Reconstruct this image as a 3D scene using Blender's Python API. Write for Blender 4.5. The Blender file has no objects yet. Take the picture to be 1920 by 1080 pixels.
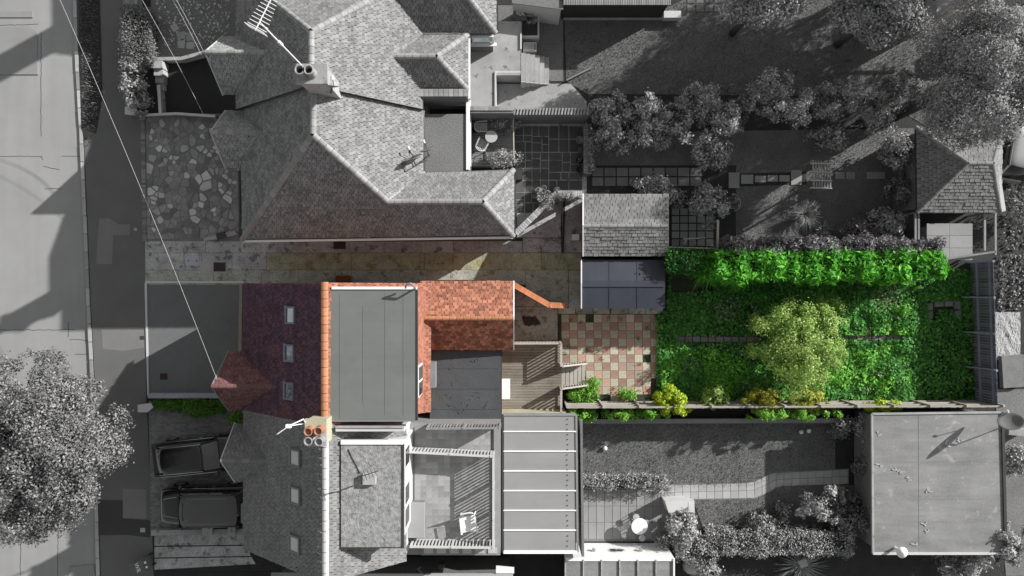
import bpy, bmesh, math, random
import numpy as np
from mathutils import Vector, Matrix, Euler

sc = bpy.context.scene
COL = sc.collection
R = math.radians
random.seed(7)
RNG = np.random.default_rng(7)

# ------------------------------------------------------------------ camera, sky, sun, exposure
H = 38.0            # height of the drone above the gardens (m)
S = 36.0            # photo pixels per metre on the ground
cam = bpy.data.cameras.new('camera')
cam.sensor_width = 36.0
cam.lens = 36.0 * H * S / 1920.0
cam.clip_start = 0.5
cam.clip_end = 2000.0
cam_o = bpy.data.objects.new('camera', cam)
COL.objects.link(cam_o)
cam_o.location = (0, 0, H)
sc.camera = cam_o

SUN_AZ, SUN_EL = R(29), R(25)       # azimuth from +x towards +y
world = bpy.data.worlds.new('World')
sc.world = world
world.use_nodes = True
wn, wl = world.node_tree.nodes, world.node_tree.links
wn.clear()
sky = wn.new('ShaderNodeTexSky')
sky.sky_type = 'NISHITA'
sky.sun_disc = False
sky.sun_elevation = SUN_EL
sky.sun_rotation = math.pi / 2 - SUN_AZ
hs = wn.new('ShaderNodeHueSaturation')
hs.inputs['Saturation'].default_value = 0.06
bg = wn.new('ShaderNodeBackground')
bg.inputs['Strength'].default_value = 0.09
wo = wn.new('ShaderNodeOutputWorld')
wl.new(sky.outputs[0], hs.inputs['Color'])
wl.new(hs.outputs[0], bg.inputs['Color'])
wl.new(bg.outputs[0], wo.inputs['Surface'])

sun = bpy.data.lights.new('sun', 'SUN')
sun.energy = 4.8
sun.angle = R(0.5)
sun.color = (1.0, 0.985, 0.96)
sun_o = bpy.data.objects.new('sun', sun)
COL.objects.link(sun_o)
sd = Vector((math.cos(SUN_AZ) * math.cos(SUN_EL), math.sin(SUN_AZ) * math.cos(SUN_EL), math.sin(SUN_EL)))
sun_o.rotation_euler = sd.to_track_quat('Z', 'Y').to_euler()
sun_o.location = sd * 60

sc.view_settings.view_transform = 'Standard'
sc.view_settings.look = 'None'
sc.view_settings.gamma = 1
sc.view_settings.use_curve_mapping = False
sc.view_settings.exposure = 0.58
sc.cycles.max_bounces = 6
sc.cycles.diffuse_bounces = 4
sc.cycles.transmission_bounces = 4

# ------------------------------------------------------------------ helpers: places
def P(px, py, z=0.0):
    f = (H - z) / H / S
    return Vector(((px - 960) * f, (540 - py) * f, z))

def G(X, Y, z=0.0):            # ground-plan units (photo pixels at ground level, centre origin, Y down)
    return Vector((X / S, -Y / S, z))

# ------------------------------------------------------------------ helpers: materials
MATS = {}
def M(name, col, rough=.85, var=.2, scale=1.5, fine=.15, fscale=25, bump=.25, bscale=40, island=0, objr=0,
      spec=.3, metal=0, streak=None, spots=None, coat=0, trans=0, col2=None):
    if name in MATS: return MATS[name]
    if not isinstance(col, tuple): col = (col, col, col)
    m = bpy.data.materials.new(name); m.use_nodes = True
    n, l = m.node_tree.nodes, m.node_tree.links
    b = n['Principled BSDF']
    b.inputs['Roughness'].default_value = rough
    b.inputs['Specular IOR Level'].default_value = spec
    b.inputs['Metallic'].default_value = metal
    if coat: b.inputs['Coat Weight'].default_value = coat
    tc = n.new('ShaderNodeTexCoord')
    terms = []
    def noise(sc_, amt, det=4, vec=None):
        t = n.new('ShaderNodeTexNoise'); t.inputs['Scale'].default_value = sc_
        t.inputs['Detail'].default_value = det; t.inputs['Roughness'].default_value = .6
        l.new(vec or tc.outputs['Object'], t.inputs['Vector'])
        a = n.new('ShaderNodeMath'); a.operation = 'MULTIPLY_ADD'
        a.inputs[1].default_value = 2.6 * amt; a.inputs[2].default_value = -1.3 * amt
        l.new(t.outputs['Fac'], a.inputs[0]); terms.append(a.outputs[0])
        return t
    if var: noise(scale, var)
    if fine: noise(fscale, fine, 3)
    if streak:                       # (scale vector, amount)
        mp = n.new('ShaderNodeMapping'); mp.inputs['Scale'].default_value = streak[0]
        l.new(tc.outputs['Object'], mp.inputs['Vector'])
        noise(1.0, streak[1], 4, mp.outputs[0])
    def rnd(sock, amt):
        a = n.new('ShaderNodeMath'); a.operation = 'MULTIPLY_ADD'
        a.inputs[1].default_value = 2 * amt; a.inputs[2].default_value = -amt
        l.new(sock, a.inputs[0]); terms.append(a.outputs[0])
    if island:
        g = n.new('ShaderNodeNewGeometry'); rnd(g.outputs['Random Per Island'], island)
    if objr:
        o = n.new('ShaderNodeObjectInfo'); rnd(o.outputs['Random'], objr)
    acc = None
    for t in terms:
        a = n.new('ShaderNodeMath'); a.operation = 'ADD'
        if acc is None: a.inputs[0].default_value = 1.0
        else: l.new(acc, a.inputs[0])
        l.new(t, a.inputs[1]); acc = a.outputs[0]
    base = None
    if col2 is not None:
        mx = n.new('ShaderNodeMix'); mx.data_type = 'RGBA'
        mx.inputs[6].default_value = (*col, 1); mx.inputs[7].default_value = (*col2, 1)
        g = n.new('ShaderNodeNewGeometry')
        t = n.new('ShaderNodeTexNoise'); t.inputs['Scale'].default_value = .9
        l.new(tc.outputs['Object'], t.inputs['Vector'])
        a = n.new('ShaderNodeMath'); a.operation = 'MULTIPLY_ADD'; a.use_clamp = True
        a.inputs[1].default_value = 1.6; a.inputs[2].default_value = -.8
        l.new(t.outputs['Fac'], a.inputs[0])
        a2 = n.new('ShaderNodeMath'); a2.operation = 'ADD'; a2.use_clamp = True
        a3 = n.new('ShaderNodeMath'); a3.operation = 'MULTIPLY'; a3.inputs[1].default_value = .75
        l.new(g.outputs['Random Per Island'], a3.inputs[0])
        l.new(a.outputs[0], a2.inputs[0]); l.new(a3.outputs[0], a2.inputs[1])
        l.new(a2.outputs[0], mx.inputs[0]); base = mx.outputs[2]
    if spots:                        # (scale, threshold, colour): stains, lichen, moss
        t = n.new('ShaderNodeTexNoise'); t.inputs['Scale'].default_value = spots[0]; t.inputs['Detail'].default_value = 6
        t.inputs['Roughness'].default_value = .65
        l.new(tc.outputs['Object'], t.inputs['Vector'])
        cr = n.new('ShaderNodeMapRange'); cr.inputs[1].default_value = spots[1]; cr.inputs[2].default_value = spots[1] + .07
        l.new(t.outputs['Fac'], cr.inputs[0])
        mx = n.new('ShaderNodeMix'); mx.data_type = 'RGBA'
        if base: l.new(base, mx.inputs[6])
        else: mx.inputs[6].default_value = (*col, 1)
        c = spots[2] if isinstance(spots[2], tuple) else (spots[2],) * 3
        mx.inputs[7].default_value = (*c, 1)
        l.new(cr.outputs[0], mx.inputs[0]); base = mx.outputs[2]
    v = n.new('ShaderNodeVectorMath'); v.operation = 'SCALE'
    if base: l.new(base, v.inputs[0])
    else: v.inputs[0].default_value = col
    if acc is not None: l.new(acc, v.inputs['Scale'])
    else: v.inputs['Scale'].default_value = 1
    l.new(v.outputs[0], b.inputs['Base Color'])
    if bump:
        t = n.new('ShaderNodeTexNoise'); t.inputs['Scale'].default_value = bscale; t.inputs['Detail'].default_value = 3
        l.new(tc.outputs['Object'], t.inputs['Vector'])
        bp = n.new('ShaderNodeBump'); bp.inputs['Strength'].default_value = bump; bp.inputs['Distance'].default_value = .03
        l.new(t.outputs['Fac'], bp.inputs['Height']); l.new(bp.outputs[0], b.inputs['Normal'])
    if trans:
        tr = n.new('ShaderNodeBsdfTranslucent'); ms = n.new('ShaderNodeMixShader'); ms.inputs[0].default_value = trans
        l.new(v.outputs[0], tr.inputs['Color'])
        l.new(b.outputs[0], ms.inputs[1]); l.new(tr.outputs[0], ms.inputs[2])
        l.new(ms.outputs[0], n['Material Output'].inputs['Surface'])
    MATS[name] = m
    return m

def LEAF(name, col, col2, trans=.25, island=.35, rough=.6):
    return M(name, col, rough=rough, var=.12, scale=.6, fine=0, bump=0, island=island, col2=col2, trans=trans, spec=.35)

def GLASS(name, col=.02, rough=.05):
    return M(name, col, rough=rough, var=0, fine=0, bump=0, spec=.8)

# ------------------------------------------------------------------ helpers: meshes and objects
def tag(o, label=None, cat=None, group=None, kind=None):
    if label: o['label'] = label
    if cat: o['category'] = cat
    if group: o['group'] = group
    if kind: o['kind'] = kind
    return o

def adopt(o, parent):
    if parent is not None:
        o.parent = parent
        if parent.type == 'EMPTY':
            o.matrix_parent_inverse = Matrix.Translation(-parent.location)

def empty(name, loc, label, cat, group=None):
    o = bpy.data.objects.new(name, None); COL.objects.link(o)
    o.location = loc; o.empty_display_size = .2
    return tag(o, label, cat, group)

class MB:
    def __init__(self): self.v = []; self.f = []
    def add(self, vs, fs):
        k = len(self.v); self.v += [tuple(x) for x in vs]
        self.f += [tuple(i + k for i in f) for f in fs]; return self
    def prism(self, pts, z0, z1):          # pts world xy; counter-clockwise or not
        a = sum(p[0] * q[1] - q[0] * p[1] for p, q in zip(pts, list(pts[1:]) + [pts[0]]))
        if a < 0: pts = list(pts)[::-1]
        n = len(pts)
        vs = [(p[0], p[1], z0) for p in pts] + [(p[0], p[1], z1) for p in pts]
        fs = [tuple(range(n))[::-1], tuple(range(n, 2 * n))]
        fs += [(i, (i + 1) % n, n + (i + 1) % n, n + i) for i in range(n)]
        return self.add(vs, fs)
    def ppx(self, pts, z0, z1):            # photo pixel polygon as seen at its top z1
        return self.prism([P(x, y, z1) for x, y in pts], z0, z1)
    def bpx(self, x0, y0, x1, y1, z0, z1):
        return self.ppx([(x0, y0), (x1, y0), (x1, y1), (x0, y1)], z0, z1)
    def box(self, c, s, rot=None):
        c = Vector(c); m = rot if rot is not None else Matrix.Identity(3)
        vs = [c + m @ Vector((sx * s[0] / 2, sy * s[1] / 2, sz * s[2] / 2)) for sz in (-1, 1) for sx, sy in ((-1, -1), (1, -1), (1, 1), (-1, 1))]
        return self.add(vs, [(3, 2, 1, 0), (4, 5, 6, 7), (0, 1, 5, 4), (1, 2, 6, 5), (2, 3, 7, 6), (3, 0, 4, 7)])
    def bar(self, p0, p1, w, h=None):
        p0, p1 = Vector(p0), Vector(p1); d = p1 - p0; h = h or w
        q = d.to_track_quat('X', 'Z').to_matrix()
        return self.box((p0 + p1) / 2, (d.length, w, h), q)
    def tube(self, p0, p1, r0, r1=None, n=6, caps=True):
        p0, p1 = Vector(p0), Vector(p1); r1 = r0 if r1 is None else r1
        q = (p1 - p0).to_track_quat('Z', 'Y').to_matrix()
        vs = []
        for p, r in ((p0, r0), (p1, r1)):
            for i in range(n):
                a = 2 * math.pi * i / n
                vs.append(p + q @ Vector((r * math.cos(a), r * math.sin(a), 0)))
        fs = [(i, (i + 1) % n, n + (i + 1) % n, n + i) for i in range(n)]
        if caps: fs += [tuple(range(n))[::-1], tuple(range(n, 2 * n))]
        return self.add(vs, fs)
    def lathe(self, c, prof, n=20, rot=None):
        c = Vector(c); m = rot if rot is not None else Matrix.Identity(3)
        vs = []
        for r, z in prof:
            for i in range(n):
                a = 2 * math.pi * i / n
                vs.append(c + m @ Vector((r * math.cos(a), r * math.sin(a), z)))
        fs = []
        for k in range(len(prof) - 1):
            fs += [(k * n + i, k * n + (i + 1) % n, (k + 1) * n + (i + 1) % n, (k + 1) * n + i) for i in range(n)]
        fs += [tuple(range(n))[::-1], tuple(range((len(prof) - 1) * n, len(prof) * n))]
        return self.add(vs, fs)
    def mesh(self, name, smooth=False):
        me = bpy.data.meshes.new(name); me.from_pydata(self.v, [], self.f); me.update()
        if smooth:
            for p in me.polygons: p.use_smooth = True
        return me
    def build(self, name, mat, parent=None, smooth=False, bevel=0):
        o = bpy.data.objects.new(name, self.mesh(name, smooth)); COL.objects.link(o)
        o.data.materials.append(mat); adopt(o, parent)
        if bevel:
            md = o.modifiers.new('bevel', 'BEVEL'); md.width = bevel; md.segments = 2; md.limit_method = 'ANGLE'
        return o

def link_mesh(name, me, parent=None, loc=(0, 0, 0), rot=None, scale=None):
    o = bpy.data.objects.new(name, me); COL.objects.link(o)
    o.location = loc
    if rot is not None: o.rotation_euler = rot
    if scale is not None: o.scale = scale
    adopt(o, parent); return o

def copy_tree(o, parent=None):
    c = o.copy(); COL.objects.link(c)
    if parent is not None: c.parent = parent
    for ch in list(o.children): copy_tree(ch, c)
    return c

def quads(name, V, mat, parent=None, kind=None, n=4):   # V (N*n,3): separate n-gons
    N = len(V) // n
    me = bpy.data.meshes.new(name)
    me.vertices.add(len(V)); me.vertices.foreach_set('co', np.ascontiguousarray(V, np.float32).ravel())
    me.loops.add(len(V)); me.loops.foreach_set('vertex_index', np.arange(len(V), dtype=np.int32))
    me.polygons.add(N); me.polygons.foreach_set('loop_start', np.arange(0, len(V), n, dtype=np.int32))
    me.update(calc_edges=True); me.validate()
    o = bpy.data.objects.new(name, me); COL.objects.link(o); me.materials.append(mat); adopt(o, parent)
    if kind: o['kind'] = kind
    return o

# ------------------------------------------------------------------ helpers: foliage
def unit(a): return a / np.maximum(np.linalg.norm(a, axis=1, keepdims=True), 1e-9)

def leaf_quads(C, N, size, aspect=.55, tdir=None):
    n = len(C); N = unit(N)
    T = RNG.normal(size=(n, 3)) if tdir is None else tdir
    T = unit(T - (T * N).sum(1, keepdims=True) * N)
    B = np.cross(N, T)
    L = size[:, None] * .5
    V = np.stack([C - T * L, C + B * L * aspect + N * L * .12, C + T * L, C - B * L * aspect + N * L * .12], 1)
    return V.reshape(-1, 3)

def crown_points(center, radii, n, nclump, rc, up=.35, zmin=-.4, spread=.26):
    """leaf centres and normals: clumps sitting on an uneven ellipsoid"""
    d = unit(RNG.normal(size=(nclump * 3, 3))); d = d[d[:, 2] > zmin][:nclump]
    k = len(d)
    rad = RNG.uniform(.5, 1.06, (k, 1)) * (1 + .13 * np.sin(3 * np.arctan2(d[:, 1], d[:, 0]) + RNG.uniform(0, 6)))[:, None]
    cc = np.array(center) + d * rad * np.array(radii)
    cr = rc * RNG.uniform(.6, 1.3, k)
    w = cr ** 2; w /= w.sum()
    idx = RNG.choice(k, n, p=w)
    e = unit(RNG.normal(size=(n, 3)))
    e = np.where(((e * d[idx]).sum(1) < -.2)[:, None], -e, e)
    rr = np.abs(RNG.normal(.98 - spread * .77, spread, (n, 1)))
    C = cc[idx] + e * rr * cr[idx][:, None]
    k2 = RNG.uniform(size=n) < .28          # leaves deeper inside the crown
    inner = np.array(center) + d[idx] * RNG.uniform(.1, .8, (n, 1)) * np.array(radii) * np.array([1, 1, .75]) + RNG.normal(size=(n, 3)) * rc * .5
    C = np.where(k2[:, None], inner, C)
    N = e * .8 + d[idx] * .5 + RNG.normal(size=(n, 3)) * .55 + np.array([0, 0, up])
    return C, N

def foliage(name, parent, center, radii, n, leaf, mat, nclump=40, rc=.5, aspect=.55, kind=None, up=.35, spread=.26):
    C, N = crown_points(center, radii, n, nclump, rc, up, spread=spread)
    C[:, 2] = np.maximum(C[:, 2], .03)
    return quads(name, leaf_quads(C, N, leaf * RNG.uniform(.6, 1.35, len(C)), aspect), mat, parent, kind)

def tree(label, px, py, zc, rpx, rpy, rz, n, leaf, mat, nclump=70, rc=.6, bark=None, name='broadleaf_tree', group=None, aspect=.55, up=.35, spread=.26):
    c = P(px, py, zc); s = (H - zc) / H / S
    root = empty(name, (c.x, c.y, 0), label, 'tree', group)
    tr = MB(); base = Vector((c.x, c.y, 0)); tp = Vector((c.x + .1, c.y - .1, zc))
    r0 = max(.06, .035 * zc + .03)
    pts = [base, base.lerp(tp, .35) + Vector((.06, .04, 0)), base.lerp(tp, .7) + Vector((-.08, .05, 0)), tp]
    for i in range(3): tr.tube(pts[i], pts[i + 1], r0 * (1 - .25 * i), r0 * (1 - .25 * (i + 1)), 8)
    t = tr.build('trunk', bark or MATS['bark'], root, True)
    lm = MB()
    for i in range(9):
        a = i * 2.4; q = pts[1].lerp(pts[3], .3 + .07 * i)
        e = Vector((c.x + math.cos(a) * rpx * s * .75, c.y + math.sin(a) * rpy * s * .75, zc + rz * (.1 + .06 * i)))
        m = q.lerp(e, .5) + Vector((0, 0, .15))
        lm.tube(q, m, r0 * .4, r0 * .25, 5); lm.tube(m, e, r0 * .25, r0 * .08, 5)
    lm.build('limbs', bark or MATS['bark'], t, True)
    foliage('crown', root, c, (rpx * s, rpy * s, rz), n, leaf, mat, nclump, rc, aspect, up=up, spread=spread)
    return root

def shrub(label, px, py, h, rpx, rpy, n, leaf, mat, nclump=16, rc=.28, name='shrub', group=None, aspect=.55, cat='shrub', up=.4):
    zc = h * .55; c = P(px, py, zc); s = (H - zc) / H / S
    root = empty(name, (c.x, c.y, 0), label, cat, group)
    st = MB()
    for i in range(5):
        a = i * 1.256 + px
        st.tube((c.x + .04 * math.cos(a), c.y + .04 * math.sin(a), 0), (c.x + rpx * s * .6 * math.cos(a), c.y + rpy * s * .6 * math.sin(a), h * .75), .025, .01, 5)
    st.build('stems', MATS['bark'], root)
    foliage('foliage', root, c, (rpx * s * .95, rpy * s * .95, h * .42), n, leaf, mat, nclump, rc, aspect, up=up)
    return root

def spiky(label, px, py, h, rpx, n, w, mat, name='spiky_plant', cat='plant', group=None, droop=.25, segs=3):
    c = P(px, py, h * .4); r = rpx / S
    root = empty(name, (c.x, c.y, 0), label, cat, group)
    V = []
    for i in range(n):
        a = RNG.uniform(0, 2 * math.pi); el = RNG.uniform(.15, 1.3); L = r * RNG.uniform(.7, 1.15)
        dr = np.array([math.cos(a), math.sin(a)]); side = np.array([-dr[1], dr[0], 0]) * w * .5
        prev = np.array([c.x, c.y, h * .15]); pw = 1.0
        for k in range(segs):
            t = (k + 1) / segs
            rad = L * math.cos(el) * t; zz = h * .15 + h * math.sin(el) * t - droop * t * t * h
            q = np.array([c.x + dr[0] * rad, c.y + dr[1] * rad, max(.03, zz)]); qw = 1 - t * .92
            V += [prev - side * pw, prev + side * pw, q + side * qw, q - side * qw]; prev, pw = q, qw
    quads('leaves', np.array(V), mat, root)
    MB().lathe((c.x, c.y, 0), [(.06, 0), (.07, h * .15), (.03, h * .25)], 8).build('stem', MATS['bark'], root)
    return root

def inside(poly, xy):
    x, y = xy[:, 0], xy[:, 1]; c = np.zeros(len(xy), bool); n = len(poly)
    for i in range(n):
        x0, y0 = poly[i][0], poly[i][1]; x1, y1 = poly[(i + 1) % n][0], poly[(i + 1) % n][1]
        k = ((y0 > y) != (y1 > y)) & (x < (x1 - x0) * (y - y0) / ((y1 - y0) or 1e-9) + x0); c ^= k
    return c

def scatter(poly, n):
    a = np.array([[p[0], p[1]] for p in poly]); lo, hi = a.min(0), a.max(0)
    out = np.zeros((0, 2))
    while len(out) < n:
        q = RNG.uniform(lo, hi, (n * 2, 2)); out = np.vstack([out, q[inside(a, q)]])
    return out[:n]

def grass(name, polys, per_m2, h, w, mat, label, z=0.0):
    V = []
    for poly in polys:
        w_ = [P(x, y) for x, y in poly]
        a = abs(sum(p.x * q.y - q.x * p.y for p, q in zip(w_, w_[1:] + w_[:1]))) / 2
        n = int(a * per_m2); q = scatter(w_, n)
        ang = RNG.uniform(0, 2 * np.pi, n); hh = h * RNG.uniform(.4, 1.3, n)
        d = np.stack([np.cos(ang), np.sin(ang)], 1); b = np.stack([-d[:, 1], d[:, 0]], 1) * w * .5
        z0 = np.full((n, 1), z)
        tip = np.hstack([q + d * hh[:, None] * .6, z0 + hh[:, None]])
        V.append(np.stack([np.hstack([q - b, z0]), np.hstack([q + b, z0]), tip], 1).reshape(-1, 3))
    o = quads(name, np.vstack(V), mat, None, 'stuff', 3)
    return tag(o, label, 'grass')

# ------------------------------------------------------------------ helpers: roofs
RIDGE = {}
def tiles_on(poly, gauge, width, thick=.034, jit=.011):
    """quads of overlapping tiles laid on a convex planar polygon (world points)"""
    p = [Vector(q) for q in poly]
    nrm = Vector((0, 0, 0))
    for i in range(len(p)): nrm += p[i].cross(p[(i + 1) % len(p)])
    nrm.normalize()
    if nrm.z < 0: nrm = -nrm
    u = Vector((0, 0, 1)).cross(nrm).normalized(); v = nrm.cross(u).normalized()
    o = sum(p, Vector()) / len(p)
    q = [((a - o).dot(u), (a - o).dot(v)) for a in p]
    vmin, vmax = min(b for _, b in q), max(b for _, b in q)
    def span(t):
        xs = []
        for i in range(len(q)):
            (x0, y0), (x1, y1) = q[i], q[(i + 1) % len(q)]
            if (y0 - t) * (y1 - t) <= 0 and abs(y1 - y0) > 1e-6: xs.append(x0 + (x1 - x0) * (t - y0) / (y1 - y0))
        return (min(xs), max(xs)) if len(xs) >= 2 else None
    rows = int(math.ceil((vmax - vmin) / gauge)); out = []
    U, Vv, Nn, O = (np.array(a) for a in (u, v, nrm, o))
    for r in range(rows):
        v0 = vmin + r * gauge; v1 = min(v0 + gauge, vmax - 1e-4)
        s0, s1 = span(v0 + 1e-4), span(v1)
        if not s0 or not s1: continue
        a, b = min(s0[0], s1[0]), max(s0[1], s1[1])
        off = (r % 2) * width * .5 + width * .13 * math.sin(r * 2.1)
        k = np.arange(math.floor((a - off) / width), math.ceil((b - off) / width) + 1)
        x0 = k * width + off + .009 + RNG.uniform(-.005, .005, len(k)); x1 = x0 + width - .02
        lift = thick + RNG.normal(size=len(k)) * jit; dv = RNG.normal(size=len(k)) * .005
        def pt(x, vv, n_): return O + x[:, None] * U + (vv if np.ndim(vv) else np.full(len(k), vv))[:, None] * Vv + n_[:, None] * Nn
        l0, l1 = np.clip(x0, *s0), np.clip(x1, *s0); t0, t1 = np.clip(x0, *s1), np.clip(x1, *s1)
        ok = (l1 - l0 > .01) | (t1 - t0 > .01)
        A, B = pt(l0, v0 + dv, lift), pt(l1, v0 + dv, lift)
        Cc, D = pt(t1, v1 + .02, np.full(len(k), .004)), pt(t0, v1 + .02, np.full(len(k), .004))
        E, F = pt(l0, v0 + dv, np.full(len(k), -.01)), pt(l1, v0 + dv, np.full(len(k), -.01))
        out.append(np.stack([A, B, Cc, D], 1)[ok].reshape(-1, 3)); out.append(np.stack([E, F, B, A], 1)[ok].reshape(-1, 3))
    return np.vstack(out)

def deck_of(mb, poly, drop=.03):
    p = [Vector(q) - Vector((0, 0, drop)) for q in poly]
    mb.add(p, [tuple(range(len(p)))])
    # eave thickness
    q = [a - Vector((0, 0, .14)) for a in p]; n = len(p)
    mb.add(p + q, [(i, (i + 1) % n, n + (i + 1) % n, n + i) for i in range(n)])

def half_tile(key, mat, r, L):
    if key in RIDGE: return RIDGE[key]
    m = MB(); n = 6
    for k in range(n):
        a0, a1 = math.pi * k / n, math.pi * (k + 1) / n
        m.add([(0, -r * 1.05 * math.cos(a0), r * 1.05 * math.sin(a0)), (0, -r * 1.05 * math.cos(a1), r * 1.05 * math.sin(a1)),
               (L, -r * math.cos(a1), r * math.sin(a1)), (L, -r * math.cos(a0), r * math.sin(a0))], [(3, 2, 1, 0)])
    me = m.mesh('ridge_tile', True); me.materials.append(mat); RIDGE[key] = me
    return me

def ridge_line(p0, p1, mat, parent, r=.13, L=.33, sink=.05):
    p0, p1 = Vector(p0), Vector(p1); d = p1 - p0; n = max(1, round(d.length / L)); step = d.length / n
    me = half_tile((mat.name, r, L), mat, r, L)
    e = d.to_track_quat('X', 'Z').to_euler()
    for i in range(n):
        o = link_mesh('ridge_tile', me, parent, p0 + d * (i / n) - Vector((0, 0, sink - random.uniform(0, .008))), e, (step / L * .95, 1, 1))

def roof(house, polys, mat, gauge=.14, width=.19, name='roof', deckmat=None, tiles_name='tiles', thick=.034):
    """polys: list of convex planar polygons (world points). returns the roof part"""
    d = MB()
    for p in polys: deck_of(d, p)
    r = d.build(name, deckmat or MATS['fascia'], house)
    V = np.vstack([tiles_on(p, gauge, width, thick) for p in polys])
    quads(tiles_name, V, mat, r, 'stuff')
    return r

# ------------------------------------------------------------------ materials
M('bark', .07, bump=.8, bscale=20)
M('bark_brown', (.09, .07, .05), bump=.8, bscale=20)
M('soil', .035, var=.4, fine=.5, fscale=18, bump=1, bscale=14)
M('soil_colour', (.045, .05, .03), var=.4, fine=.5, fscale=18, bump=1, bscale=14)
M('fascia', .05, var=.1)
M('road', .285, var=.16, scale=.35, fine=.12, fscale=60, bump=.15, bscale=80, streak=((2.2, .12, 1), .07), spots=(1.1, .70, .24))
M('pavement', .135, var=.14, scale=.8, fine=.3, fscale=55, bump=.4, bscale=90)
M('pavement_old', .19, var=.12, scale=.8, fine=.3, fscale=55, bump=.4, bscale=90)
M('pavement_new', .055, var=.1, scale=.8, fine=.35, fscale=55, bump=.4, bscale=90)
M('kerbstone', .36, var=.2, scale=3, fine=.2, bump=.4, objr=.3)
M('concrete', .34, var=.34, scale=.9, fine=.32, fscale=30, bump=.5, spots=(2.2, .6, .16), objr=.12)
M('concrete_drive', (.34, .355, .315), var=.5, scale=1.3, fine=.6, fscale=16, bump=.8, spots=(2.2, .55, (.20, .19, .14)), objr=.12)
M('concrete_drive_grey', .39, var=.5, scale=1.3, fine=.6, fscale=16, bump=.8, spots=(2.2, .55, .17), objr=.12)
M('concrete_moss', (.33, .34, .235), var=.5, scale=1.6, fine=.6, fscale=16, bump=.8, spots=(1.4, .55, (.25, .225, .11)), objr=.1)
M('white_render', .52, var=.08, scale=1, fine=.06, bump=.2)
M('white_paint', .75, var=.04, fine=.03, bump=.05, rough=.5)
M('grey_render', .24, var=.15, fine=.1)
M('brick_wall', .16, var=.2, fine=.3, fscale=20, bump=.6)
M('brick_wall_orange', (.36, .15, .08), var=.2, fine=.3, fscale=20, bump=.6)
M('tile_pale', .205, var=.3, scale=1.1, fine=.3, fscale=9, island=.24, bump=.5, bscale=25, spots=(3.5, .62, .145))
M('tile_grey', .19, var=.25, scale=.9, fine=.25, fscale=9, island=.2, bump=.5, bscale=25)
M('tile_slate', .19, var=.2, scale=.9, fine=.25, fscale=9, island=.16, bump=.4, bscale=25)
M('tile_porch', .29, var=.3, scale=1.1, fine=.3, fscale=9, island=.22, bump=.5, bscale=25)
M('tile_porch_red', (.165, .078, .078), var=.25, scale=1.6, fine=.25, fscale=9, island=.3, bump=.4, bscale=25)
M('tile_shaded', (.085, .05, .078), var=.3, scale=1.6, fine=.25, fscale=9, island=.3, bump=.4, bscale=25, col2=(.098, .048, .053))  # orange tile as it looks in shade: the front slope's shade is in the colour
M('tile_orange', (.27, .108, .068), var=.15, scale=.7, fine=.12, fscale=5, island=.3, bump=.4, bscale=25, col2=(.38, .165, .105), spots=(2.0, .66, (.22, .085, .06)))
M('tile_rose', (.29, .12, .08), var=.15, scale=.7, fine=.2, fscale=5, island=.3, bump=.4, bscale=25)
M('ridge_pale', .27, var=.25, scale=4, fine=.15, bump=.4, objr=.18)
M('ridge_slate', .2, var=.25, scale=4, fine=.15, bump=.4, objr=.18)
M('ridge_orange', (.40, .18, .095), var=.35, scale=4, fine=.15, bump=.4, objr=.12, spots=(6, .66, (.6, .52, .4)))
M('ridge_shaded', (.16, .085, .08), var=.25, scale=4, fine=.15, bump=.4, objr=.15)  # bay ridge, its shade put into the colour
M('mortar', .36, var=.12, fine=.1)
M('felt_grey', (.15, .16, .152), var=.14, scale=.6, fine=.15, fscale=70, bump=.25, bscale=90, streak=((.25, 2.2, 1), .08), rough=.75)
M('felt_black', (.068, .072, .077), var=.25, scale=.9, fine=.2, fscale=60, bump=.4, bscale=12, rough=.6)
M('felt_chip', .26, var=.2, scale=1.2, fine=.75, fscale=7, bump=.8, bscale=18)
M('felt_rough', .18, var=.15, scale=1.2, fine=.5, fscale=16, bump=.8, bscale=30)
M('felt_navy', (.042, .046, .062), var=.25, scale=.8, fine=.1, fscale=40, bump=.2, rough=.55, streak=((6, .4, 1), .1))
M('felt_garage', .215, var=.32, scale=.5, fine=.2, fscale=10, bump=.15, streak=((.4, 1.8, 1), .34), spots=(1.5, .6, .3), rough=.6)
M('lead', (.2, .21, .22), var=.2, fine=.1, rough=.5)
M('resin_drive', (.145, .15, .15), var=.14, scale=.9, fine=.3, fscale=45, bump=.3, bscale=90)
M('timber_grey', (.24, .215, .18), var=.25, scale=1.5, fine=.2, objr=.18, streak=((1.5, 22, 8), .25), bump=.4, bscale=25)
M('timber_deck', (.195, .18, .148), var=.35, scale=1.2, fine=.25, objr=.14, streak=((1.2, 20, 5), .3), bump=.4, bscale=25, spots=(1.8, .62, (.09, .09, .045)))
M('timber_pale', (.38, .35, .31), var=.2, fine=.2, objr=.1, bump=.3)
M('timber_mono', .24, var=.25, scale=1.5, fine=.2, objr=.2, streak=((8, 8, 1.5), .2), bump=.4)
M('timber_blue', (.25, .26, .33), var=.25, scale=1.5, fine=.2, objr=.18, bump=.4)
M('timber_slate', (.12, .125, .16), var=.3, fine=.2, objr=.3, bump=.4)
M('timber_dark', .05, var=.25, fine=.2, objr=.3, bump=.4)
M('stone_crazy', .225, var=.3, scale=2, fine=.25, fscale=18, bump=.5, objr=.3)
M('slab_dark', .18, var=.25, scale=2, fine=.25, fscale=18, bump=.4, objr=.2)
M('slab_pale', .27, var=.12, scale=1, fine=.15, fscale=25, bump=.3, objr=.10)
M('slab_light', .38, var=.12, scale=1, fine=.15, fscale=25, bump=.3, objr=.10)
M('terrace_tile', .28, var=.2, scale=2, fine=.2, bump=.3, objr=.18)
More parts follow.
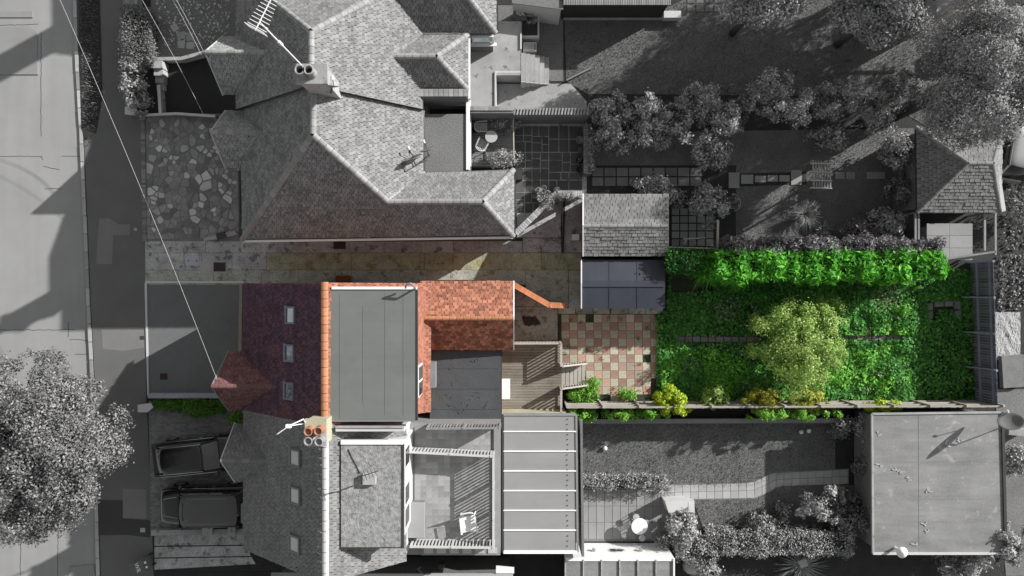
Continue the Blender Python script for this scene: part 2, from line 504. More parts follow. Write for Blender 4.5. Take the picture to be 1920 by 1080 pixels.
M('slab_red', (.40, .25, .195), var=.3, scale=2.5, fine=.35, bump=.5, objr=.28, spots=(3.5, .6, (.22, .17, .13)))
M('slab_cream', (.41, .375, .295), var=.3, scale=2.5, fine=.35, bump=.5, objr=.25, spots=(3.5, .6, (.24, .22, .16)))
M('block_paving', .2, var=.2, scale=1.2, fine=.25, objr=.2, bump=.4)
M('black_tarmac', .03, var=.25, fine=.3, bump=.5)
M('gravel', .17, var=.25, scale=1.0, fine=.6, fscale=22, bump=1, bscale=25)
M('pebble', .5, var=.2, fine=.1, island=.4)
M('lawn_grey', .15, var=.35, scale=.8, fine=.4, fscale=20, bump=1, bscale=30)
M('metal_grey', .45, var=.05, fine=.05, metal=.7, rough=.4, bump=0)
M('metal_dark', .06, var=.05, fine=.05, metal=.3, rough=.5, bump=0)
M('plastic_white', .78, var=.03, fine=0, bump=0, rough=.4)
M('plastic_black', .025, var=.1, fine=.05, bump=.1, rough=.45)
M('plastic_grey', .17, var=.1, fine=.05, bump=.1, rough=.5)
M('terracotta', (.34, .145, .085), var=.2, fine=.1)
M('pot_grey', .25, var=.2, fine=.1)
M('yellow_render', (.38, .36, .26), var=.15, fine=.15, bump=.3)
M('polycarbonate', .235, var=.12, scale=.5, fine=.03, bump=0, rough=.28, spec=.5, streak=((.3, 1.2, 1), .1))
M('car_black', .008, var=0, fine=0, bump=0, rough=.25, spec=.5, coat=1)
M('car_charcoal', .075, var=.05, fine=0, bump=0, rough=.4, spec=.5, coat=.4)
M('car_silver', .35, var=0, fine=0, bump=0, rough=.3, metal=.6, coat=1)
M('rubber', .02, var=.1, fine=.1)
M('chrome', .6, var=0, fine=0, bump=0, metal=1, rough=.15)
GLASS('glass_dark', .012)
M('glass_pane', (.5, .55, .58), rough=.06, var=.25, scale=2.5, fine=0, bump=0, metal=1)
GLASS('glass_white', .55, .15)
M('rust', (.16, .055, .02), var=.2, fine=.2)
M('cover_steel', (.42, .43, .47), var=.1, fine=.1, rough=.5)
M('cover_dark', (.05, .035, .035), var=.3, fine=.3)
M('wire', .42, var=0, fine=0, bump=0)
LEAF('leaf_road', (.07, .07, .07), (.28, .28, .28), island=.5, trans=.2)
LEAF('leaf_grey', (.21, .21, .21), (.48, .48, .48))
LEAF('leaf_grey_light', (.22, .22, .22), (.46, .46, .46))
LEAF('leaf_grey_dark', (.13, .13, .13), (.29, .29, .29))
LEAF('leaf_conifer', (.17, .17, .17), (.34, .34, .34), island=.35)
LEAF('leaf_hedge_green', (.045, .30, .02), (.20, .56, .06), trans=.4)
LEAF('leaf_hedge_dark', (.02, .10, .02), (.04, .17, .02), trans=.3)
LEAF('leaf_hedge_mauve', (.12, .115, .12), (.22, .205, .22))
LEAF('leaf_cover', (.07, .25, .065), (.18, .46, .09), trans=.5)
LEAF('leaf_cover_sunlit', (.16, .48, .05), (.34, .68, .14), trans=.5)  # same weeds brightened: sunlight put into the leaf colour
LEAF('leaf_yellow', (.20, .36, .05), (.46, .58, .20), trans=.4)
LEAF('leaf_lime', (.30, .46, .02), (.52, .60, .05), trans=.4)
LEAF('leaf_amber', (.32, .40, .03), (.54, .48, .10), trans=.4)
LEAF('leaf_sage', (.16, .27, .13), (.30, .42, .24), trans=.35)
LEAF('leaf_dead', (.20, .17, .09), (.32, .27, .15), trans=.2)
LEAF('leaf_climber', (.10, .34, .03), (.30, .52, .08), trans=.4)
LEAF('leaf_verge', (.05, .17, .015), (.13, .27, .03), trans=.3)
LEAF('blade_grey', (.11, .11, .11), (.27, .27, .27), trans=.3)
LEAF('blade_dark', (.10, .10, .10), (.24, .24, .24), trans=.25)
LEAF('blade_pale', (.3, .3, .3), (.45, .45, .45))
mt = MATS

# ================================================================== THE SETTING
def structure(name, mb, mat): return tag(mb.build(name, mat), kind='structure')
structure('ground', MB().prism([(-400, -400), (400, -400), (400, 400), (-400, 400)], -.6, -.16), mt['soil'])
KERB = [(128, -400), (140, 0), (144, 120), (152, 250), (160, 430), (165, 560), (172, 700), (178, 860), (184, 1080), (196, 1500)]
road_pts = [(-3000, -400)] + KERB + [(-3000, 1500)]
structure('road', MB().ppx(road_pts, -.3, -.10), mt['road'])
structure('garden_soil', MB().ppx([(x + 5, y) for x, y in KERB] + [(6000, 3000), (6000, -2500), (140, -2500)], -.3, -.012), mt['soil'])
PAVE_R = [(268, -400), (268, 215), (272, 450), (274, 740), (282, 900), (288, 1080), (296, 1500)]
structure('pavement', MB().ppx([(x + 5, y) for x, y in KERB] + PAVE_R[::-1], -.2, 0.0), mt['pavement'])
# kerb: stone by stone
kerb = structure('kerb', MB().ppx([(x + 3, y) for x, y in KERB] + [(x + 6, y) for x, y in KERB[::-1]], -.25, -.02), mt['pavement_new'])
kme = MB().box((0, 0, 0), (.9, .17, .25)).mesh('kerbstone'); kme.materials.append(mt['kerbstone'])
pts = [P(x, y) for x, y in KERB[1:9]]
def along(pts, step):
    out = []; acc = 0.0
    for a, b in zip(pts, pts[1:]):
        L = (b - a).length; t = -acc
        while t + step <= L + 1e-6:
            t += step if out or t != -acc else 0
            if t > L: break
            out.append((a.lerp(b, max(0, t) / L), (b - a).normalized())); 
        acc = L - t
    return out
d_all = sum((b - a).length for a, b in zip(pts, pts[1:]))
def at_len(pts, s):
    for a, b in zip(pts, pts[1:]):
        L = (b - a).length
        if s <= L: return a.lerp(b, s / L), (b - a).normalized()
        s -= L
    return pts[-1], (pts[-1] - pts[-2]).normalized()
n = int(d_all / .93)
for i in range(n):
    p, d = at_len(pts, (i + .5) * d_all / n)
    link_mesh('kerbstone', kme, kerb, p + Vector((.0, 0, -.105 + random.uniform(-.012, .012))), (0, 0, math.atan2(d.y, d.x) + random.uniform(-.012, .012)))
# pavement repairs and covers (flat pieces set into the tarmac)
def patch(name, pts, mat, z, parent=None):
    o = MB().ppx(pts, -.05, z).build(name, mat, parent)
    if parent is None: tag(o, kind='structure')
    return o
pv = bpy.data.objects['pavement']
patch('tarmac_patch', [(183, 937), (230, 938), (230, 972), (282, 975), (282, 1008), (240, 1003), (184, 1004)], mt['pavement_new'], .004, pv)
patch('tarmac_patch', [(230, 916), (274, 918), (274, 973), (231, 971)], mt['pavement_old'], .0045, pv)
patch('tarmac_patch', [(190, 618), (270, 618), (270, 652), (230, 658), (193, 654)], mt['pavement_old'], .004, pv)
patch('tarmac_patch', [(186, 410), (205, 409), (222, 421), (243, 420), (243, 440), (212, 441), (210, 495), (180, 495)], mt['pavement_old'], .004, pv)
patch('stopcock_cover', [(262, 630), (270, 630), (270, 637), (262, 637)], mt['metal_dark'], .009, pv)
patch('stopcock_cover', [(263, 990), (272, 990), (272, 998), (263, 998)], mt['metal_grey'], .009, pv)
MB().lathe(P(254, 430, 0), [(.09, -.01), (.09, .008), (.02, .009)], 14).build('gas_cover', mt['kerbstone'], pv)
# road repairs
rd = bpy.data.objects['road']
M('road_dark', .25, var=.1, fine=.12, fscale=60)
patch('road_patch', [(-40, 23), (62, 22), (62, 33), (-40, 33)], mt['road_dark'], -.094, rd)
patch('road_patch', [(-40, 55), (56, 50), (70, 60), (72, 140), (-40, 140)], mt['road_dark'], -.095, rd)
patch('road_patch', [(130, 1062), (151, 1061), (176, 1058), (182, 1100), (128, 1100)], mt['road_dark'], -.094, rd)
ck = MB()
for pl in ([(-10, 293), (78, 293), (80, 300)], [(116, 293), (150, 293)], [(81, 312), (95, 315), (112, 318)], [(84, 355), (100, 354), (117, 354)], [(-5, 619), (140, 618)],
           [(130, 636), (165, 638)], [(128, 603), (128, 632)], [(77, 60), (77, 255)], [(71, 45), (-10, 48)], [(110, 950), (108, 1080)], [(40, 1000), (38, 1080)], [(140, 665), (165, 664)]):
    for a, b in zip(pl, pl[1:]):
        nn = max(2, int(math.dist(a, b) / 6)); prev = None
        for i in range(nn + 1):
            t = i / nn; q = P(a[0] + (b[0] - a[0]) * t + random.uniform(-.8, .8), a[1] + (b[1] - a[1]) * t + random.uniform(-.8, .8), -.0945)
            if prev: ck.bar(prev, q, .022, .004)
            prev = q
ck.build('tar_joint', mt['pavement_new'], rd)

# verge between kerb and footway
structure('verge', MB().ppx([(146, -30), (186, -30), (190, 100), (192, 180), (180, 250), (160, 262), (152, 240)], -.1, .02), mt['soil'])

# ---- shared drive between the houses: slab by slab
drive = structure('shared_driveway', MB().ppx([(272, 448), (1092, 446), (1092, 590), (960, 640), (940, 532), (272, 530)], -.1, -.004), mt['soil_colour'])
def slab(parent, pts, mat, z=.02, name='slab', gap=1.2):
    c = (sum(p[0] for p in pts) / len(pts), sum(p[1] for p in pts) / len(pts))
    q = []
    for x, y in pts:
        dx, dy = c[0] - x, c[1] - y
        q.append((x + math.copysign(min(gap / 2, abs(dx) * .4), dx), y + math.copysign(min(gap / 2, abs(dy) * .4), dy)))
    return MB().ppx(q, -.1, z + random.uniform(-.004, .004)).build(name, mat, parent)
xs_top = [272, 330, 385, 450, 520, 575, 655, 720, 790, 850, 915, 980]
for a, b in zip(xs_top, xs_top[1:]): slab(drive, [(a, 452), (b, 452), (b, 474), (a, 474)], mt['concrete_drive_grey'], gap=.6)
xs_mid = [272, 345, 378, 435, 500, 585, 659, 787, 796, 850, 905, 960, 1015, 1090]
for i, (a, b) in enumerate(zip(xs_mid, xs_mid[1:])): slab(drive, [(a, 474), (b, 474), (b, 506), (a, 506)], mt['concrete_moss'] if a > 440 else mt['concrete_drive_grey'], gap=.6)
xs_bot = [272, 335, 400, 490, 560, 640, 659, 735, 800, 845, 915, 985, 1066]
for i, (a, b) in enumerate(zip(xs_bot, xs_bot[1:])): slab(drive, [(a, 506), (b, 506), (b, 534 if a < 940 else 575), (a, 534 if a < 940 else 575)], mt['concrete_drive'], gap=.6)
slab(drive, [(1066, 506), (1090, 506), (1090, 580), (1066, 580)], mt['concrete_drive'])
slab(drive, [(980, 446), (1053, 446), (1053, 474), (980, 474)], mt['concrete_drive_grey'])
slab(drive, [(1053, 395), (1092, 395), (1092, 474), (1053, 474)], mt['concrete_drive_grey'])
slab(drive, [(968, 400), (1052, 380), (1052, 446), (968, 446)], mt['concrete_drive_grey'])
slab(drive, [(962, 575), (1046, 575), (1046, 640), (962, 640)], mt['concrete_drive'])
slab(drive, [(962, 536), (1046, 575), (962, 575)], mt['concrete_drive'])
# iron covers in the drive
def cover(label, x0, y0, x1, y1, mf, mc):
    c = P((x0 + x1) / 2, (y0 + y1) / 2, .03)
    r = empty('inspection_cover', c, label, 'manhole')
    MB().bpx(x0, y0, x1, y1, 0, .034).build('frame', mf, r)
    MB().bpx(x0 + 2.2, y0 + 2, x1 - 2.2, y1 - 2, .02, .045).build('plate', mc, r)
    for sx in (x0 + 5, x1 - 5):
        MB().bpx(sx - .8, (y0 + y1) / 2 - 2, sx + .8, (y0 + y1) / 2 + 2, .03, .049).build('keyhole', mt['metal_dark'], r)
cover('pale steel inspection cover in the driveway near the pavement', 348, 480, 373, 498, mt['cover_steel'], mt['cover_steel'])
MB().bpx(376, 489, 425, 513, 0, .028).build('concrete_surround', mt['concrete'], drive)
cover('dark rusty inspection cover in a concrete surround on the driveway', 398, 490, 425, 511, mt['concrete'], mt['cover_dark'])
cover('dark square drain grate under the eaves of the hipped house', 625, 452, 648, 467, mt['pavement_new'], mt['cover_dark'])

# ---- the front drive of the coloured house
fd = structure('front_drive', MB().ppx([(274, 530), (456, 530), (456, 742), (279, 742)], -.1, .012), mt['resin_drive'])
MB().ppx([(272, 527), (457, 527), (457, 531), (272, 531)], 0, .07).build('edging', mt['white_render'], fd)
MB().ppx([(271, 531), (275, 531), (279, 742), (276, 742)], 0, .05).build('edging', mt['white_render'], fd)
MB().bpx(300, 700, 314, 712, 0, .02).build('drain_cover', mt['cover_dark'], fd)
MB().ppx([(449, 531), (454, 531), (453, 663), (446, 663)], 0, .06).build('edging', mt['timber_grey'], fd)

# ---- parking bay of the grey house: block paving
pb = structure('parking_bay', MB().ppx([(278, 752), (470, 752), (470, 1000), (284, 1000)], -.1, .004), mt['block_paving'])
bl = []
for r in range(0, 62):
    for c in range(0, 26):
        x = 282 + c * 7.4 + (r % 2) * 3.7; y = 756 + r * 3.9
        p0, p1 = P(x, y, .02), P(x + 6.9, y + 3.5, .02); z = .022 + random.uniform(-.004, .004)
        bl += [(p0.x, p0.y, z), (p0.x, p1.y, z), (p1.x, p1.y, z), (p1.x, p0.y, z)]
M('paver', .21, var=.2, fine=.2, island=.25, bump=.3)
quads('paving_block', np.array(bl), mt['paver'], pb, 'stuff')

# ---- drive beside it and lower concrete
lp = structure('concrete_strip', MB().ppx([(288, 1003), (468, 1003), (468, 1068), (290, 1068)], -.1, .003), mt['black_tarmac'])
for pts in ([(289, 1002), (464, 1000), (466, 1022), (289, 1024)], [(289, 1025), (466, 1023), (470, 1043), (289, 1046)], [(289, 1047), (472, 1044), (480, 1058), (289, 1069)]):
    slab(lp, pts, mt['concrete_drive_grey'], .03)
structure('side_passage', MB().ppx([(289, 1072), (700, 1072), (1062, 1040), (1062, 1130), (289, 1130)], -.1, .002), mt['black_tarmac'])

# ---- upper front garden: gravel, pebbles, dark sunken drive, crazy paving
fg = structure('front_gravel', MB().ppx([(283, -30), (450, -30), (450, 80), (395, 100), (350, 112), (283, 112)], -.1, .02), mt['gravel'])
q = scatter([P(x, y) for x, y in [(290, -10), (436, -10), (430, 65), (380, 90), (300, 90)]], 380)
V = []
for x, y in q:
    s_ = random.uniform(.02, .065); a = random.uniform(0, 3); z = .03
    for k in range(4): V.append((x + s_ * math.cos(a + k * 1.57) * random.uniform(.7, 1.2), y + s_ * math.sin(a + k * 1.57), z + (.02 if k % 2 else 0)))
quads('pebbles', np.array(V), mt['pebble'], fg, 'stuff')
for pts in ([(318, 48), (330, 44), (336, 54), (325, 60)], [(330, 62), (346, 58), (347, 72), (334, 74)], [(348, 62), (362, 60), (364, 76), (350, 76)],
            [(332, 77), (347, 75), (346, 90), (334, 90)], [(350, 79), (365, 78), (363, 92), (349, 91)]):
    MB().ppx(pts, 0, .04).build('flat_stone', mt['kerbstone'], fg)
structure('sunken_drive', MB().ppx([(303, 112), (450, 112), (450, 215), (303, 215)], -.1, .003), mt['black_tarmac'])
cp = structure('crazy_paving', MB().ppx([(268, 213), (452, 213), (452, 452), (272, 452)], -.1, .012), M('crazy_mortar', .19, var=.3, fine=.35, fscale=16, bump=.6))
def clip_half(poly, m, d):          # keep points with (p-m).d <= 0
    out = []
    for a, b in zip(poly, poly[1:] + poly[:1]):
        fa = (a[0] - m[0]) * d[0] + (a[1] - m[1]) * d[1]; fb = (b[0] - m[0]) * d[0] + (b[1] - m[1]) * d[1]
        if fa <= 0: out.append(a)
        if fa * fb < 0: t = fa / (fa - fb); out.append((a[0] + (b[0] - a[0]) * t, a[1] + (b[1] - a[1]) * t))
    return out
def voronoi(rect, n, relax=6):
    x0, y0, x1, y1 = rect; pts = [(random.uniform(x0, x1), random.uniform(y0, y1)) for _ in range(n)]
    A = np.array(pts)
    for _ in range(relax):          # push apart a little
        D = A[:, None] - A[None]; L = np.hypot(D[..., 0], D[..., 1]) + 1e-6
        W = np.where((L < 9) & (L > 1e-3), (9 - L) / L * .25, 0); A += (D * W[..., None]).sum(1)
    A[:, 0] = A[:, 0].clip(x0 + 1, x1 - 1); A[:, 1] = A[:, 1].clip(y0 + 1, y1 - 1); cells = []
    for i, p in enumerate(A):
        poly = [(x0, y0), (x1, y0), (x1, y1), (x0, y1)]
        o = np.argsort(((A - p) ** 2).sum(1))[1:26]
        for j in o:
            q = A[j]; poly = clip_half(poly, ((p[0] + q[0]) / 2, (p[1] + q[1]) / 2), (q[0] - p[0], q[1] - p[1]))
            if len(poly) < 3: break
        if len(poly) >= 3: cells.append((tuple(p), poly))
    return cells
M('stone_crazy_light', .46, var=.25, scale=2, fine=.2, fscale=18, bump=.4, objr=.3)
for p, poly in voronoi((274, 219, 448, 448), 290):
    lightish = random.random() < .12 + .2 * (270 < p[1] < 400)
    k = random.uniform(.66, .92) if lightish else random.uniform(.84, .97)
    q = [(p[0] + (x - p[0]) * k, p[1] + (y - p[1]) * k) for x, y in poly]
    MB().ppx(q, -.02, .024 + random.uniform(-.004, .008)).build('stone', mt['stone_crazy_light'] if lightish else mt['stone_crazy'], cp)
bme = MB().box((0, 0, 0), (.22, .10, .1)).mesh('brick'); bme.materials.append(mt['stone_crazy'])
for i in range(58):
    link_mesh('brick', bme, cp, P(268 + i * .065, 219 + i * 4.05, .02) + Vector((0, 0, 0)), (0, 0, random.uniform(-.05, .05)))

# ---- lawns
LAWN_U = [(1058, 28), (1240, 20), (1360, -40), (1760, -40), (1760, 250), (1640, 180), (1100, 176), (1062, 152)]
LAWN_V = [(1112, 250), (1720, 240), (1722, 455), (1380, 455), (1380, 310), (1112, 310)]
LAWN_L = [(1087, 788), (1566, 788), (1566, 882), (1460, 890), (1410, 912), (1250, 914), (1087, 906)]
LAWN_M = [(1300, 938), (1415, 934), (1465, 906), (1600, 910), (1620, 1010), (1560, 990), (1320, 995)]
for nm, pl, m_ in (('lawn', LAWN_U, 'lawn_grey'), ('lawn', LAWN_V, 'lawn_grey'), ('lawn', LAWN_L, 'lawn_grey'), ('lawn', LAWN_M, 'lawn_grey')):
    structure(nm, MB().ppx(pl, -.1, .004), mt[m_])
grass('grass', [LAWN_U], 420, .07, .03, mt['blade_grey'], 'rough cut grass on the long lawn along the top')
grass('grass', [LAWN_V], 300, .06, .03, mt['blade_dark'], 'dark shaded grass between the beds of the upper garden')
grass('grass', [LAWN_L, LAWN_M], 420, .07, .03, mt['blade_grey'], 'grass either side of the curved slab path')
grass('weeds', [[(150, 0), (184, 0), (190, 170), (180, 240), (158, 240)]], 300, .12, .05, mt['blade_dark'], 'dark weedy strip between kerb and footway')

# ---- the green garden of the coloured house: undergrowth nobody could count
GARD = [(1228, 590), (1250, 590), (1250, 500), (1826, 500), (1828, 752), (1230, 752)]
structure('garden_bed', MB().ppx(GARD, -.1, .002), mt['soil_colour'])
gp = structure('garden_path', MB().ppx([(1268, 630), (1440, 630), (1440, 643), (1268, 643)], -.1, .006), mt['soil_colour'])
M('path_stone', (.19, .18, .19), var=.25, fine=.25, objr=.2)
for i in range(11):
    slab(gp, [(1270 + i * 14.5, 630 + i * .1), (1284 + i * 14.5, 630.5 + i * .1), (1284 + i * 14.5, 642), (1270 + i * 14.5, 641.5)], mt['path_stone'], .05, 'path_slab')
gp2 = structure('garden_path', MB().ppx([(1576, 630), (1705, 628), (1705, 638), (1576, 640)], -.1, .006), mt['path_stone'])
for i in range(9): slab(gp2, [(1578 + i * 14, 630), (1591 + i * 14, 630), (1591 + i * 14, 638), (1578 + i * 14, 638)], mt['path_stone'], .05, 'path_slab')
gs = structure('stone_surround', MB().ppx([(1734, 566), (1800, 562), (1802, 612), (1736, 612)], -.1, .004), mt['soil_colour'])
for pts in ([(1736, 568), (1750, 567), (1750, 582), (1736, 583)], [(1736, 584), (1750, 583), (1750, 598), (1737, 599)], [(1752, 566), (1770, 565), (1770, 575), (1752, 576)],
            [(1771, 565), (1788, 564), (1788, 575), (1771, 575)], [(1789, 564), (1801, 563), (1802, 580), (1789, 581)], [(1789, 582), (1802, 581), (1803, 600), (1790, 600)]):
    slab(gs, pts, mt['path_stone'], .16, 'stone')

def bumps(q, seed, amp, n=160, lo=(7, -7), hi=(25, 2)):
    r = np.random.default_rng(seed); h = np.zeros(len(q))
    c = r.uniform(lo, hi, (n, 2)); rad = r.uniform(.25, .7, n); a = r.uniform(.3, 1, n) * amp
    for k in range(n): h = np.maximum(h, a[k] * np.exp(-((q - c[k]) ** 2).sum(1) / rad[k] ** 2))
    return h
def cover_leaves(name, label, polys, n_m2, leaf, mat, amp, holes=(), seed=1, aspect=.7, thin=.4):
    C = []
    for poly in polys:
        w_ = [P(x, y) for x, y in poly]; a = abs(sum(p.x * q.y - q.x * p.y for p, q in zip(w_, w_[1:] + w_[:1]))) / 2
        q = scatter(w_, int(a * n_m2))
        for hpoly in holes:
            q = q[~inside([(P(x, y).x, P(x, y).y) for x, y in hpoly], q)]
        C.append(q)
    q = np.vstack(C); q = q[(bumps(q, seed + 50, 1.0, 75) > .10) | (RNG.uniform(size=len(q)) < thin)]; h = bumps(q, seed, amp); z = h * RNG.uniform(.35, 1.0, len(q)) + RNG.uniform(.02, .12, len(q))
    g = np.array([.12, 0]); hx = bumps(q + g, seed, amp) - h; hy = bumps(q + g[::-1], seed, amp) - h
    N = np.stack([-hx / .12, -hy / .12, np.ones(len(q))], 1) + RNG.normal(size=(len(q), 3)) * .55
    o = quads(name, leaf_quads(np.column_stack([q, z]), N, leaf * RNG.uniform(.6, 1.4, len(q)), aspect), mat, None, 'stuff')
    return tag(o, label, 'undergrowth')
HOLES = [[(1268, 629), (1425, 629), (1425, 642), (1268, 642)], [(1580, 629), (1690, 628), (1690, 637), (1580, 638)], [(1735, 566), (1800, 563), (1800, 578), (1752, 582), (1750, 600), (1736, 600)],
         [(1255, 512), (1330, 508), (1335, 545), (1258, 550)]]
cover_leaves('undergrowth', 'dark green leafy weeds overgrowing the middle garden', [[(1228, 592), (1250, 580), (1254, 510), (1820, 505), (1824, 750), (1232, 750)]], 620, .16, mt['leaf_cover'], .45, HOLES, 3)
cover_leaves('undergrowth', 'dark low growth on the rough ground behind the end fence', [[(1872, 480), (1960, 470), (1960, 580), (1872, 585)], [(1885, 300), (1960, 300), (1960, 470), (1880, 470)]], 200, .14, mt['leaf_grey_dark'], .2, (), 9)
cover_leaves('undergrowth', 'weeds coloured sunlit lime green along the middle garden path', [[(1232, 645), (1330, 652), (1440, 690), (1700, 640), (1706, 745), (1400, 748), (1380, 742), (1240, 738)], [(1575, 598), (1700, 570), (1706, 626), (1580, 628)]],
             430, .15, mt['leaf_cover_sunlit'], .55, HOLES[:2], 5)
cover_leaves('undergrowth', 'patches of pale sage weeds among the green garden growth', [[(1300, 560), (1420, 556), (1430, 600), (1310, 604)], [(1240, 655), (1300, 650), (1330, 690), (1250, 700)], [(1600, 520), (1680, 515), (1690, 560), (1610, 570)], [(1560, 700), (1650, 690), (1660, 735), (1570, 740)], [(1380, 700), (1470, 690), (1480, 735), (1390, 740)]], 130, .15, mt['leaf_sage'], .5, HOLES[:2], 14)
cover_leaves('dead_growth', 'straw coloured dead stems along the green garden path', [[(1400, 590), (1440, 585), (1440, 640), (1400, 645)], [(1590, 618), (1690, 612), (1690, 630), (1590, 634)], [(1640, 545), (1690, 540), (1680, 575), (1640, 580)]], 160, .16, mt['leaf_dead'], .3, (), 17, .2)
cover_leaves('grass_tufts', 'darker mown strip of grass below the bright hedge', [[(1335, 520), (1720, 515), (1700, 560), (1560, 575), (1340, 560)]], 500, .10, mt['leaf_cover'], .12, (), 8, .25)
# ================================================================== THE HOUSES
ZE, ZR = 4.0, 8.0
sE, sR = H / (H - ZE), H / (H - ZR)
RUN = ZR - ZE
Xe, Xr, Xb = (457 - 960) / sE, (608 - 960) / sR, -134

def pack(pts): return [P(*p) for p in pts]
def gpack(pts): return [G(*p) for p in pts]

def chimney_pot(mb, x, y, z, r=.15, h=.55):
    mb.lathe((x, y, z), [(r * .95, 0), (r * 1.05, h * .1), (r * .9, h * .25), (r * .85, h * .85), (r * 1.05, h * .9), (r * 1.05, h), (r * .75, h), (r * .7, h * .3)], 16)

def yagi(parent, base, top, boom_dir, n=9, L=1.2, arm=.35, mat=None, reflector=True):
    mat = mat or mt['metal_grey']; base, top, d = Vector(base), Vector(top), Vector(boom_dir).normalized()
    MB().tube(base, top, .028, n=8).build('mast', mat, parent)
    m = MB(); m.bar(top - d * L * .25, top + d * L * .8, .03)
    side = Vector((0, 0, 1)).cross(d).normalized()
    for i in range(n):
        q = top + d * (-L * .15 + i * L * .95 / n); w = arm * (1 - .04 * i)
        m.tube(q - side * w, q + side * w, .012, n=5)
    if reflector:
        q = top - d * L * .22
        for k in (-2, -1, 0, 1, 2): m.tube(q - side * arm + Vector((0, 0, k * .09)), q + side * arm + Vector((0, 0, k * .09)), .012, n=5)
    m.build('antenna', mat, parent)

def dish(label, pos, facing, r, mount, name='satellite_dish', mat=None):
    pos, f = Vector(pos), Vector(facing).normalized()
    root = empty(name, pos, label, 'satellite dish')
    q = f.to_track_quat('Z', 'Y').to_matrix()
    prof = [(.02, 0)] + [(r * t, .22 * r * t * t) for t in (.25, .5, .75, 1.0)] + [(r * 1.02, .22 * r - .005), (r * .75, .12 * r - .02), (.03, -.03)]
    MB().lathe(pos, prof, 24, q).build('reflector', mat or mt['plastic_grey'], root, True)
    low = pos + q @ Vector((0, -r * .9, .15 * r)); lnb = pos + f * r * 1.15 + q @ Vector((0, -r * .25, 0))
    a = MB().tube(low, lnb, .018, n=6).build('arm', mt['metal_dark'], root)
    MB().tube(lnb - f * .05, lnb + f * .1, .045, .04, 10).build('feed_horn', mt['plastic_white'], a)
    MB().tube(pos - f * .05, pos - f * .25, .03, n=6).tube(pos - f * .25, mount, .025, n=6).build('bracket', mt['metal_dark'], root)
    return root

def plane_z_W(X): return ZE + (X - Xe) / (Xr - Xe) * RUN
def skylight(house_roof, px, py, w, l, mf, mg, frame_w=.07):
    z = 6.5
    for _ in range(30):
        X = (px - 960) * (H - z) / H; z = plane_z_W(X)
    c = P(px, py, z); pitch = math.atan2(RUN, (Xr - Xe) / S)
    rot = Matrix.Rotation(-pitch, 3, 'Y')
    up = rot @ Vector((0, 0, 1)); c = c + up * .06
    fr = MB(); 
    for sx, sy, a, b in ((0, 1, l + .16, frame_w * 1.2), (0, -1, l + .16, frame_w * 1.2), (1, 0, frame_w * 1.2, w), (-1, 0, frame_w * 1.2, w)):
        fr.box(c + rot @ Vector((sx * (l / 2 + .03), sy * (w / 2 + .03), 0)), (a if sy else b * 0 + frame_w * 1.2, frame_w * 1.2 if sy else w - .02, .12), rot)
    f = fr.build('skylight', mf, house_roof)
    MB().box(c + up * .01, (l, w, .02), rot).build('pane', mg, f)
    MB().box(c - rot @ Vector((l / 2 + .15, 0, .03)), (.18, w + .2, .02), rot).build('flashing', mt['lead'], f)

def porch(house, Xf, Y0, Y1, mat, rmat, ze=3.6, zr=5.25, wall='brick_wall'):
    Yr = (Y0 + Y1) / 2; Xm = Xe + (zr - ZE) / RUN * (Xr - Xe)
    N = gpack([(Xf, Y0, ze), (Xe + 2, Y0, ze), (Xm + 6, Yr, zr), (Xf, Yr, zr)])
    Sx = gpack([(Xf, Y1, ze), (Xe + 2, Y1, ze), (Xm + 6, Yr, zr), (Xf, Yr, zr)])
    r = roof(house, [N, Sx], mat, name='bay_roof')
    ridge_line(G(Xf - 1, Yr, zr), G(Xm + 8, Yr, zr), rmat, r, .11)
    for Yk in (Y0, Y1):
        MB().bar(G(Xe + 2, Yk, ze + .05), G(Xm + 5, Yr, zr + .02), .09, .03).build('valley', mt['lead'], r)
        MB().bar(G(Xf - .8, Yk, ze - .06), G(Xf - .8, Yr, zr - .06), .05, .16).build('verge_board', mt['white_render'] if wall != 'brick_wall_orange' else mt['lead'], r)
    b = MB(); y0, y1 = Y0 + 7, Y1 - 7
    pr = [G(Xf + 9, y0, 0), G(Xf + 9, y1, 0), G(Xf + 9, y1, ze), G(Xf + 9, Yr, zr - .2), G(Xf + 9, y0, ze)]
    pb_ = [Vector(((Xe + 12) / S, p.y, p.z)) for p in pr]
    b.add(pr + pb_, [(4, 3, 2, 1, 0), (0, 1, 6, 5), (1, 2, 7, 6), (2, 3, 8, 7), (3, 4, 9, 8), (4, 0, 5, 9)])
    bb = b.build('bay', mt[wall], house)
    for zc in (1.4, 3.3):
        w = MB().box(G(Xf + 8.5, Yr, zc), (.08, (y1 - y0) / S * .7, 1.2)).build('window', mt['white_paint'], bb)
    return r

# ---------- upper pair, grey house nearest the driveway
U2 = empty('semi_detached_house', G(-330, -190), 'pale grey tiled hipped house beside the shared driveway, nearer of the joined pair', 'house')
PY = -297
zw = 5.5
for _ in range(40): zw = .5 * zw + .5 * (ZE + RUN * ((-162 * (H - zw) / H) + 90 / sE) / (-288 / sR + 90 / sE))
W = pack([(450, 540 + PY * sE, ZE), (453, 450, ZE), (586, 252, ZR), (588, 540 + PY * sR, ZR)])
SA = pack([(453, 450, ZE), (728, 446, ZE), (728, 378, zw), (586, 252, ZR)])
SB = pack([(728, 446, ZE), (963, 443, ZE), (905, 378, zw), (728, 378, zw)])
E_ = pack([(588, 540 + PY * sR, ZR), (586, 252, ZR), (726, 378, zw), (797, 322, ZE), (795, 540 + PY * sE, ZE)])
NW = pack([(726, 378, zw), (905, 378, zw), (963, 318, ZE), (797, 322, ZE)])
HE = pack([(905, 378, zw), (963, 443, ZE), (963, 318, ZE)])
r2 = roof(U2, [SA, SB, HE], mt['tile_pale'])
